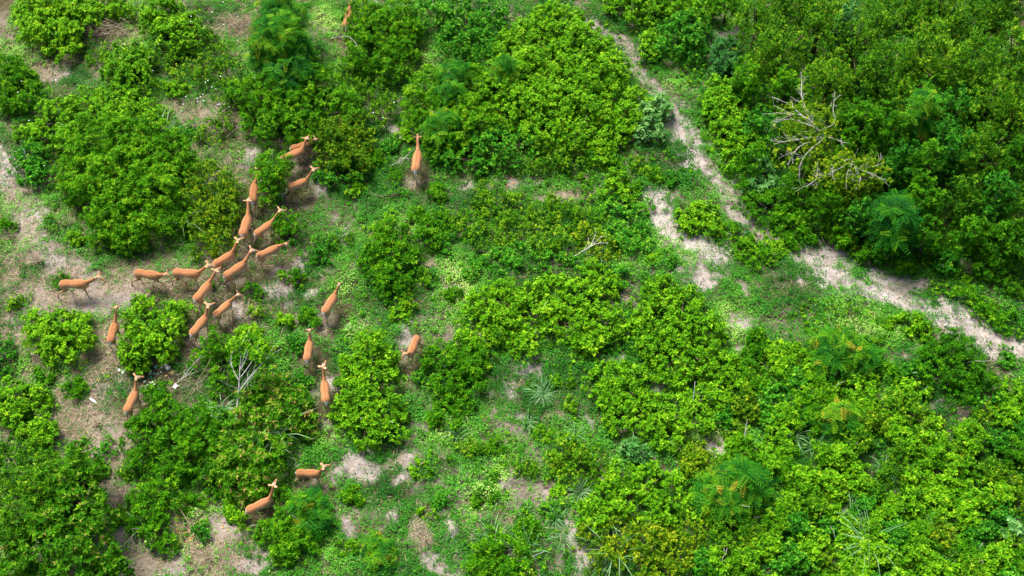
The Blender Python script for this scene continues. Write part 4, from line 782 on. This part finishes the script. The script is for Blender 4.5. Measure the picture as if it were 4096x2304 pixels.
# short grass: thin blades, two quads long
def blades(x, y, z, lean, L, Wd, ang, droop=.5):
    D = np.stack([np.cos(ang)*lean, np.sin(ang)*lean, np.ones_like(x)], 1); D = unit(D); B = np.stack([x, y, z], 1)
    S = np.stack([-np.sin(ang), np.cos(ang), np.zeros_like(x)], 1); Hd = np.stack([np.cos(ang), np.sin(ang), np.zeros_like(x)], 1)
    P = [B]; d = D
    for i in range(3):
        P.append(P[-1]+d*(L/3)[:, None]); d = unit(d+Hd*droop*.7-np.array([0, 0, .5])*droop*(i+.6))
    wv = [.7, 1.0, .7, .08]; Q = []
    for i in range(3):
        a0 = S*(Wd*wv[i]/2)[:, None]; a1 = S*(Wd*wv[i+1]/2)[:, None]; Q.append(np.stack([P[i]-a0, P[i]+a0, P[i+1]+a1, P[i+1]-a1], 1))
    return np.stack(Q, 1).reshape(-1, 3)
def d_grass(x, y):
    b, p, s = masks(x, y); n = fbm(x*.7+90, y*.7, 74, 4); return np.clip((1-b)*(1-.5*s)*(.25+2.6*(n-.35))+.10*(1-p)+.05+.3*(fbm(x*2.1+7, y*2.1, 96, 3) > .6), 0, 1)*(.3+.7*tramp(x, y))
x, y = scatter(260000, d_grass); n = len(x); L = rg.uniform(.07, .20, n)*(1+1.2*np.clip(fbm(x*.9, y*.9, 75, 3)-.55, 0, 1)*3)
V = blades(x, y, ground_z(x, y), rg.uniform(.3, 1.6, n), L, rg.uniform(.008, .015, n), rg.uniform(0, 2*PI, n)); ti = np.clip(.45+.9*(fbm(x*.5, y*.5, 76, 3)-.5)+rg.normal(0, .13, n), 0, .9)
ti = np.where(rg.uniform(size=n) < .06, 1.0, ti)
stuff('grass', V, np.repeat(ti, 3), GR)
# dry straw lying on the soil
def d_straw(x, y):
    b, p, s = masks(x, y); return np.clip(s*1.1+.04+.25*np.clip((-x-7)/4, 0, 1)+.05*b*(1-p), 0, 1)
x, y = scatter(260000, d_straw); n = len(x); a = rg.normal(0, 1.0, n)+fbm(x*.5, y*.5, 77, 2)*9
L = rg.uniform(.08, .45, n); D = np.stack([np.cos(a), np.sin(a), rg.normal(.06, .12, n)], 1); z = ground_z(x, y)+rg.uniform(.015, .07, n)
V = leaf_quads(np.stack([x, y, z], 1), D, np.array([0, 0, 1.])+rg.normal(0, .2, (n, 3)), L, rg.uniform(.007, .015, n), .1, .05)
stuff('dry_straw', V, np.clip(rg.normal(.5, .22, n), 0, 1), ST)
# fallen leaves, mostly brown, orange in one spot
FL, nt, p = mat('fallen leaf', .7, .2); nt.links.new(ramp(nt, attr(nt, 'tint').outputs['Fac'], [(0, (.10,.06,.035)), (.5, (.26,.15,.07)), (.8, (.50,.38,.22)), (.9, (.62,.24,.05)), (1, (.75,.34,.10))]), p.inputs['Base Color'])
x, y = scatter(26000, lambda x, y: np.clip(masks(x, y)[2]*.25+.10*masks(x, y)[0]+.02, 0, 1)); ti = rg.uniform(0, .8, len(x))
for cx_, cy_, sx, sy_, nn_ in [(467,1343,24,22,46),(500,1310,26,10,14),(560,1320,16,12,10),(455,1300,10,8,5),(1280,445,26,12,26),(1000,545,24,10,10),(1205,330,20,10,8),(1270,455,30,10,16),(1700,45,20,8,12),(1050,1020,6,16,14)]:
    q = np.array([ad(cx_+sx*rg.normal()*.6, cy_+sy_*rg.normal()*.6) for _ in range(nn_)]); x = np.append(x, q[:, 0]); y = np.append(y, q[:, 1]); ti = np.append(ti, rg.uniform(.84, 1, nn_))
n = len(x); a = rg.uniform(0, 2*PI, n); L = rg.uniform(.03, .075, n)
V = leaf_quads(np.stack([x, y, ground_z(x, y)+.03], 1), np.stack([np.cos(a), np.sin(a), .1+0*a], 1), np.array([0, 0, 1.])+rg.normal(0, .3, (n, 3)), L, L*.6, .15, .1)
stuff('fallen_leaves', V, ti, FL)
# small crumbs and clods of soil
x, y = scatter(60000, lambda x, y: np.clip(masks(x, y)[0]*.8, 0, 1)); n = len(x); r_ = rg.uniform(.006, .022, n); zz = ground_z(x, y)
CL, nt, p = mat('soil crumb', .95, .1); nt.links.new(ramp(nt, attr(nt, 'tint').outputs['Fac'], [(0, (.16,.125,.10)), (1, (.48,.42,.37))]), p.inputs['Base Color'])
a = rg.uniform(0, 2*PI, n); C3 = np.stack([x, y, zz+r_*.4], 1); T = []
u = np.stack([np.cos(a), np.sin(a), 0*a], 1)*r_[:, None]; v = np.stack([-np.sin(a), np.cos(a), 0*a], 1)*r_[:, None]; up = np.array([0, 0, 1.])*r_[:, None]*.9
top = [C3+u*.5+up, C3+v*.6+up, C3-u*.5+up, C3-v*.5+up]; bot = [C3+u*1.1-up, C3+v-up, C3-u-up, C3-v*1.1-up]
Q = [np.stack(top, 1)]+[np.stack([bot[i], bot[(i+1) % 4], top[(i+1) % 4], top[i]], 1) for i in range(4)]
stuff('soil_crumbs', np.stack(Q, 1).reshape(-1, 3), np.repeat(rg.uniform(0, 1, n), 5), CL)
# tiny pale blue flowers over the weedy parts
FW = plain('pale flower', (.78,.80,.92), .6, .2, .08); P = []
for cx_, cy_, sx, sy_, nn_ in [(600,190,120,60,16),(530,260,70,60,14),(90,250,80,60,8),(560,30,100,40,6),(960,230,60,60,5),(780,120,80,60,4),(130,430,60,40,4),(330,160,90,50,4)]:
    for _ in range(nn_):
        hh = rg.uniform(.35, .8); q = ad(cx_+sx*rg.normal()*.55, cy_+sy_*rg.normal()*.55, hh); P.append(q+np.array([0, 0, float(ground_z(q[0], q[1]))]))
P = np.array(P); Vs = []
for i in range(4):
    a = i*PI/2+rg.uniform(0, 1, len(P)); Vs.append(leaf_quads(P, np.stack([np.cos(a), np.sin(a), .25+0*a], 1), np.tile([0, 0, 1.], (len(P), 1)), np.full(len(P), .026), np.full(len(P), .024), .1, .1))
stems = blades(P[:, 0], P[:, 1], ground_z(P[:, 0], P[:, 1]), np.zeros(len(P)), P[:, 2]-ground_z(P[:, 0], P[:, 1]), np.full(len(P), .006), np.zeros(len(P)), 0)
fo = stuff('wildflowers', np.concatenate(Vs+[stems]), np.full(len(P)*7, .5), FW)
# ------------------------------------------------------------ tall grass tufts
TG = leaf_mat('tall grass', [(0, (.05,.17,.04)), (.5, (.12,.30,.09)), (1, (.30,.50,.25))], .2, .4, .3)
def tuft(px, py, h, n, label, seed, dead=False, lift=0.0):
    r = np.random.default_rng(seed); q = ad(px, py, h*.45); gz = float(ground_z(q[0], q[1]))
    x = r.normal(0, .05*h+.02, n); y = r.normal(0, .05*h+.02, n); Lh = h*r.uniform(.55, 1.2, n)
    V = blades(x, y, np.zeros(n)-.02, r.uniform(.1, .75, n), Lh, r.uniform(.5, 1.2, n)*(.012 if dead else .020)*(h/.6)**.5, r.uniform(0, 2*PI, n), .25 if dead else .75)
    root = empty('grass_tuft', (q[0], q[1], gz))
    link('blade_clump', quads_mesh('blade_clump', V, np.repeat(np.clip(r.normal(.75 if dead else .5, .2, n), 0, 1), 3), ST if dead else TG), root)
    tag(root, label, 'grass', 'dry grass tufts' if dead else 'tall green grass tufts')
TF = [(405,330,1.5,34,'tall arching grass growing out of the biggest left bush at its top'),(462,545,1.3,22,'pale long grass blades in the lower right of the biggest left bush'),(532,440,1.2,16,'grass blades rising over the olive yellow shrub'),
 (1365,985,.75,70,'big star shaped green grass tuft on bare soil at centre'),(690,1070,1.5,40,'pale long grass inside the big reddish tipped bush'),(655,1105,1.4,26,'second pale grass clump inside the reddish tipped bush, lower left one'),(556,1025,.8,40,'dark blue green grass tuft left of the leafless tree'),
 (2190,1355,1.5,36,'tall pale cane like grass standing in the bottom right scrub'),(2150,1290,.9,22,'smaller grass clump just above the tall cane like grass'),(1240,1345,1.0,28,'grass blades above the green shrub on the bottom edge'),(1325,1375,.9,22,'grass blades at the right of the shrub on the bottom edge'),
 (1545,1385,1.3,26,'grass arching over the olive thicket at the bottom'),(1530,1300,1.2,18,'grass blades on the left of the bottom centre thicket'),(1460,1230,.7,50,'green arching grass tuft left of the lower centre right thicket'),(1500,640,.7,30,'grass tuft in the withered shrub'),
 (1450,735,.6,26,'upright grass among the centre lime thicket'),(1450,1090,.6,26,'small grass tuft above the fine leaved yellowish shrub'),(965,15,1.3,18,'white tipped grass blades at the top edge'),(2005,1085,.7,50,'spreading grass tuft in the right scrub below the feathery tree'),(2050,1120,.6,40,'grass tuft under the yellow green feathery seedling'),
 (1500,1420,.7,30,'grass tuft on the bottom edge left of the olive thicket'),(1400,1300,.6,36,'spreading grass tuft in the lower centre clearing'),(1420,1350,.6,30,'grass tuft beside the soil mound at the bottom'),(1330,1060,.5,30,'grass tuft below the star shaped one'),(870,1000,.5,20,'thin grass blades left of the tall narrow bush'),
 (1150,1090,.6,30,'grass tuft left of the small soil mounds'),(1790,1050,.6,22,'grass blades in the lime shrub right of centre'),(2230,1180,.7,30,'grass tuft in the middle of the right scrub'),(1890,1130,.6,26,'grass tuft by the small soil opening at right')]
for i, (x, y, h, n, l) in enumerate(TF): tuft(x, y, h, n, l, 2000+i)
DT = [(1070,665,.5,34,'bleached dead grass tuft left of the middle thicket'),(733,708,.45,14,'few pale dead stalks beside the soil mound below the crowd'),(300,1250,.5,60,'dead brown grass tuft right of the bottom left tree'),(1110,1145,.45,40,'dead pale grass tuft left of the bottom centre'),
 (90,650,.6,80,'brownish grass tuft on the left soil patch'),(170,560,.6,70,'dark brown grass tuft at the left foot of the biggest bush'),(365,745,.45,60,'dry grass tuft below the walking impala'),(20,590,.5,60,'dry grass tuft on the left edge'),(520,1395,.5,90,'big flattened pale straw tuft at the bottom left'),(1065,1345,.5,60,'bleached grass tuft near the bottom centre left'),
 (345,1105,.4,30,'dry grass tuft between the litter and the bottom left tree'),(240,1060,.4,50,'dry grass tuft on the straw covered ground at left'),(1270,1110,.4,30,'dry grass tuft under the small soil mounds'),(1560,1405,.4,20,'dry grass tuft inside the bottom edge clearing')]
for i, (x, y, h, n, l) in enumerate(DT): tuft(x, y, h, n, l, 2100+i, True)
# ------------------------------------------------------------ dead wood
def branchy(tb, P, r0, r, depth, sides=5):
    """P world points of a limb; side twigs grown from it"""
    P = np.array(P, float); Pc, _ = chain(P, [r0]*len(P), 4); Pc = Pc+np.vstack([[0, 0, 0], r.normal(0, .006, (len(Pc)-1, 3))])
    tb.add(Pc, np.linspace(r0, max(.004, r0*.25), len(Pc)), sides)
    if depth <= 0: return
    ln = np.linalg.norm(P[-1]-P[0])
    for k in range(int(2+ln*2.2)):
        i = r.integers(len(Pc)//4, len(Pc)-1); d = unit(Pc[min(i+1, len(Pc)-1)]-Pc[i-1]); s = unit(d+r.normal(0, .55, 3)+np.array([0, 0, .1])); l = ln*r.uniform(.16, .38)
        branchy(tb, [Pc[i], Pc[i]+s*l*.5, Pc[i]+s*l+r.normal(0, .05, 3)], r0*.45*(1-.4*i/len(Pc)), r, depth-1, 4)
g3 = lambda x, y, z: ad(x, y, z)+np.array([0, 0, 0.])
def deadtree(label, cat, limbsets, r0, seed, m, name='dead_tree', leaves=None):
    r = np.random.default_rng(seed); W3 = [[g3(*q) for q in L_] for L_ in limbsets]; base = W3[0][0].copy(); root = empty(name, base)
    for i, L_ in enumerate(W3):
        tb = Tubes(); branchy(tb, [q-base for q in L_], r0 if i == 0 else r0*.62, r, 1+(i > 0)*(name == 'dead_tree')); link('trunk' if i == 0 else 'limb', tb.mesh('limb', m), root)
    if leaves:
        sp, bl, dn, br = leaves; V, ti, _ = crown([(ad(x, y, z)-base*0, rr*mpp(x, y), rr*mpp(x, y)*.6) for x, y, z, rr in bl], sp, seed, br, dn)
        link('foliage', quads_mesh('foliage', V-base, ti, LM[sp]), root)
    tag(root, label, cat)
deadtree('nearly leafless pale sapling with forked branches at lower left centre', 'tree', [[(590,1098,0),(597,1020,.6),(601,965,1.1),(605,905,1.7),(604,868,2.1)], [(602,985,.95),(632,945,1.35),(668,905,1.7),(690,868,2.0)], [(603,962,1.15),(585,925,1.45),(581,898,1.65),(588,880,1.8)],
 [(605,950,1.3),(640,898,1.75),(652,858,2.1)], [(606,930,1.5),(622,895,1.8),(630,872,2.0)], [(600,1005,.8),(620,970,1.0),(645,930,1.4)]], .026, 71, PALE, 'leafless_sapling', ('L', [(605,868,2.0,20),(650,885,1.9,26)], .10, .05))
deadtree('bare white tree with fanning branches standing in the upper right forest', 'dead tree', [[(2085,420,0),(2078,375,1.6),(2070,340,2.4),(2040,315,2.7)], [(2070,340,2.4),(2035,300,2.8),(1985,285,2.9),(1917,287,3.0)], [(2055,328,2.5),(2021,267,2.9),(2015,180,3.2)],
 [(2040,312,2.7),(1995,270,2.9),(1960,250,3.0)], [(2045,318,2.7),(1990,300,2.8),(1950,307,2.8)], [(2060,330,2.5),(2100,310,2.7),(2096,280,2.9),(2100,230,3.1)], [(2070,342,2.4),(2010,350,2.5),(1947,362,2.5)], [(2068,345,2.4),(2010,370,2.4),(1982,414,2.3)], [(2072,348,2.4),(2030,385,2.4),(2007,423,2.3)], [(2072,340,2.4),(2105,352,2.4),(2125,360,2.4)]], .024, 72, PALE, 'dead_tree', ('Y', [(2000,300,2.6,40),(2040,345,2.3,46),(1990,390,2.2,40),(2080,300,2.7,30)], .07, .12))
deadtree('smaller bare white tree with drooping branches, lower of the two in the forest', 'dead tree', [[(2150,470,0),(2145,430,1.7),(2140,397,2.4)], [(2140,397,2.4),(2160,425,2.3),(2223,411,2.5)], [(2142,405,2.3),(2100,430,2.3),(2062,447,2.3),(2027,470,2.2)],
 [(2145,410,2.3),(2130,440,2.2),(2130,476,2.1)], [(2160,425,2.3),(2200,440,2.3),(2237,468,2.2)], [(2142,400,2.4),(2105,410,2.4),(2085,440,2.4)], [(2150,420,2.3),(2165,450,2.2),(2150,480,2.1)]], .020, 73, PALE, 'dead_tree', ('Y', [(2130,430,2.2,46),(2080,440,2.1,36),(2190,440,2.2,40)], .10, .12))
FB = [('forked bleached branch lying below the crowd on green ground, left of the middle', [[(800,628,.05),(840,600,.10),(878,562,.18)], [(838,601,.1),(860,590,.15),(884,575,.2)]], .016),
 ('thin branched dead twig right of the forked bleached branch', [[(925,590,.08),(960,568,.2),(985,545,.3)], [(950,572,.15),(975,565,.2),(1005,560,.2)]], .013),
 ('dead twig lying between the two lowest impalas', [[(690,1218,.05),(720,1192,.08),(752,1166,.12)], [(715,1196,.08),(725,1180,.12),(728,1168,.15)]], .013),
 ('pale twig lying left below the lowest impala', [[(560,1312,.05),(590,1304,.08),(625,1300,.1)], [(585,1306,.05),(600,1298,.1),(615,1290,.12)]], .014),
 ('double pale twig under the lowest impala', [[(618,1332,.05),(650,1334,.06),(680,1326,.08)], [(628,1322,.05),(655,1318,.06),(682,1316,.08)]], .013),
 ('long tan stick lying across orange petals at the bottom left', [[(452,1278,.3),(490,1335,.15),(540,1385,.08),(575,1440,.05)]], .013),
 ('leaning dry stem beside the litter', [[(425,980,.0),(455,950,.4),(506,892,.9)], [(450,956,.35),(470,940,.5),(488,925,.7)]], .010),
 ('dry leaning stem left of the leafless sapling', [[(460,1010,.0),(490,965,.4),(530,900,.9)], [(490,965,.4),(515,950,.6),(525,930,.7)]], .009),
 ('dead twig sticking out of the middle thicket', [[(1440,650,.3),(1480,625,.5),(1515,595,.7)], [(1480,625,.5),(1505,615,.6),(1530,612,.6)], [(1485,622,.5),(1495,600,.6),(1500,588,.7)]], .012),
 ('thin dry stick above the small feathery tree on the sandy track', [[(2098,845,.5),(2090,815,.7),(2082,790,.8)]], .011),
 ('dry stick right of the small feathery tree', [[(2095,905,.4),(2120,875,.6),(2150,848,.7)]], .011),
 ('curved pale twig at the foot of the flecked bush', [[(930,485,.1),(960,490,.15),(990,486,.2),(1015,478,.2)], [(935,486,.1),(925,470,.2)]], .012),
 ('curved twig reaching over the back of the impala at the top edge', [[(830,95,.9),(855,88,1.05),(875,87,1.1),(895,105,1.1),(905,130,.9)]], .008),
 ('dead twig in the weedy ground at the top left', [[(300,410,.1),(270,370,.3),(235,345,.4)], [(270,370,.3),(262,350,.4),(265,335,.5)]], .009),
 ('pale twig with two arms left of the male impala', [[(975,420,.1),(1010,400,.2),(1040,372,.3)], [(1000,405,.2),(1012,395,.3),(1030,398,.3)]], .010)]
for i, (l, sets, r0) in enumerate(FB): 
    r = np.random.default_rng(3000+i); W3 = [[g3(*q)+np.array([0, 0, float(ground_z(*g3(*q)[:2]))]) for q in L_] for L_ in sets]; b = W3[0][0].copy(); tb = Tubes()
    for L_ in W3: branchy(tb, [q-b for q in L_], r0, r, 1, 5)
    o = link('fallen_branch', tb.mesh('fallen_branch', PALE if i % 2 == 0 else DRYT), None, b); tag(o, l, 'branch', 'dead branches and twigs')
for l, x, y, rx, ry, n, h, s_ in [('tangled pile of dry brushwood right of the top left lime bush', 270, 78, 78, 32, 130, .5, 1), ('tangle of dry vines right of the biggest left bush', 555, 320, 60, 50, 80, .45, 2), ('loose dry twigs at the top left of the feathery tree', 620, 55, 70, 30, 70, .3, 3), ('dry twig tangle at the very top, below the impala bush', 975, 285, 50, 30, 34, .3, 4)]:
    r = np.random.default_rng(3100+s_); c = ad(x, y, h*.4); tb = Tubes(); sx = rx*mpp(x, y); sy_ = ry*mpp(x, y)/.82
    for _ in range(n):
        a = r.normal(0, .55)+(0 if r.uniform() < .7 else 1.3); p0 = np.array([r.normal(0, sx*.42), r.normal(0, sy_*.42), r.uniform(.02, h)]); L_ = r.uniform(.3, 1.0); d = np.array([math.cos(a), math.sin(a), r.normal(0, .15)])
        mid = p0+np.array([0, 0, r.uniform(.02, .2)])+r.normal(0, .06, 3); q0 = p0-d*L_/2; q1 = p0+d*L_/2; q0[2] = max(.01, q0[2]); q1[2] = max(.01, q1[2]); t = np.linspace(0, 1, 5)[:, None]
        tb.add((1-t)**2*q0+2*t*(1-t)*mid+t*t*q1, np.linspace(.010, .004, 5)*r.uniform(.6, 1.2), 4)
    root = link('brushwood', tb.mesh('brushwood', DRYT if s_ > 1 else DRYT), None, (c[0], c[1], float(ground_z(c[0], c[1])))); tag(root, l, 'brushwood', 'tangles of dry twigs')
# ------------------------------------------------------------ litter
LC = {'white': (.86,.86,.85), 'teal': (.05,.45,.40), 'blue': (.25,.55,.80), 'yellow': (.80,.58,.22), 'grey': (.5,.5,.52)}
LMAT = {k_: plain(k_+' plastic', v_, .35, .5, .06) for k_, v_ in LC.items()}
def scrap(px, py, size, colr, label, seed):
    r = np.random.default_rng(seed); q = at(px/2.415+300, py/2.415+1150); n = 6; V = []; F = []
    u = np.linspace(-.5, .5, n)
    hm = r.uniform(0, .35, (n, n)); a0 = r.uniform(.5, 1.0)
    for i in range(n):
        for j in range(n):
            e = 1-.35*r.uniform()*(i in (0, n-1) or j in (0, n-1)); V.append((u[i]*size*e, u[j]*size*a0*e, hm[i, j]*size+.02))
    F = [(i*n+j, (i+1)*n+j, (i+1)*n+j+1, i*n+j+1) for i in range(n-1) for j in range(n-1)]
    V2 = [(a*.95, b*.95, c-.004) for a, b, c in V]; F += [tuple(n*n+k_ for k_ in reversed(f_)) for f_ in F]
    ring = [i for i in range(n)]+[i*n+n-1 for i in range(1, n)]+[n*n-1-i for i in range(1, n)]+[i*n for i in range(n-2, 0, -1)]
    F += [(ring[i], n*n+ring[i], n*n+ring[(i+1) % len(ring)], ring[(i+1) % len(ring)]) for i in range(len(ring))]
    o = link('litter_scrap', set_mesh('litter_scrap', np.array(V+V2), F, LMAT[colr]), None, (q[0], q[1], float(ground_z(q[0], q[1])))); o.rotation_euler[2] = r.uniform(0, 6)
    tag(o, label, 'litter', 'litter scraps scattered by the impala')
LT = [(720,765,.07,'white'),(742,742,.09,'grey'),(780,772,.10,'blue'),(830,775,.10,'white'),(885,755,.13,'white'),(900,785,.14,'white'),(942,825,.18,'yellow'),(728,826,.14,'white'),(765,836,.07,'blue'),(737,870,.09,'teal'),(630,805,.12,'white'),(428,805,.10,'white'),(470,822,.14,'white'),(548,880,.10,'teal'),
 (675,912,.08,'white'),(660,955,.09,'white'),(685,965,.15,'white'),(745,925,.09,'white'),(765,938,.08,'white'),(735,955,.07,'white'),(795,975,.07,'white'),(832,972,.10,'blue'),(972,960,.16,'white'),(885,857,.07,'yellow'),(830,820,.05,'white'),(700,940,.06,'white'),(755,955,.06,'white'),(720,915,.05,'white'),(800,840,.05,'white'),(40,940,.12,'yellow'),(232,903,.10,'yellow')]
LLAB = {6: 'largest yellow tan litter scrap, upper right of the heap', 2: 'blue scrap at the top of the litter under the round lime bush', 8: 'small blue scrap in the middle of the litter', 9: 'teal scrap in the middle of the litter', 13: 'teal scrap behind the ear of the impala by the litter', 21: 'blue scrap at the lower right of the litter', 22: 'white lump lying apart at the right end of the litter', 1: 'grey crumpled scrap at the top of the litter',
 11: 'white ring like scrap farthest left under the round bush', 12: 'white lump under the lower left foot of the round bush', 5: 'biggest white scrap at the upper right of the litter', 4: 'white scrap just above the biggest white one', 7: 'white crumpled piece in the middle left of the litter', 16: 'white crumpled sheet at the lower left of the litter', 10: 'white scrap between the bush foot and the muzzle of the impala', 3: 'white scrap between the blue one and the biggest white one',
 23: 'tiny yellow crumb left of the yellow tan scrap', 29: 'tan scrap on the straw at far left of the litter', 30: 'tan scrap on straw left of the impala by the litter'}
for i, (x, y, s_, c_) in enumerate(LT): scrap(x, y, s_*1.2, c_, LLAB.get(i, 'tiny white litter crumb strewn in the heap beside the impala'), 4000+i)
q = at(175/2.415+300, 1095/2.415+1150); V, F, C = [], [], []
pr = [(-.13, .030), (-.125, .040), (-.05, .043), (-.02, .036), (.01, .043), (.07, .042), (.10, .030), (.125, .014), (.15, .014)]
loft([(np.array([a, 0, .045]), np.array([0, b, 0]), np.array([0, 0, b])) for a, b in pr], lambda i, a: WHITE, V, F, C, 12)
o = empty('plastic_bottle', (q[0], q[1], float(ground_z(q[0], q[1]))+.01), -.6); o.scale = (.95,)*3; link('bottle_body', set_mesh('bottle_body', np.array(V), F, LMAT['white'], smooth=True), o)
V, F, C = [], [], []; loft([(np.array([a, 0, .045]), np.array([0, .017, 0]), np.array([0, 0, .017])) for a in (.148, .172)], lambda i, a: WHITE, V, F, C, 12)
link('cap', set_mesh('cap', np.array(V), F, LMAT['grey']), o); tag(o, 'white plastic bottle lying on straw left of the litter', 'bottle')
print('total leaves', COUNT)
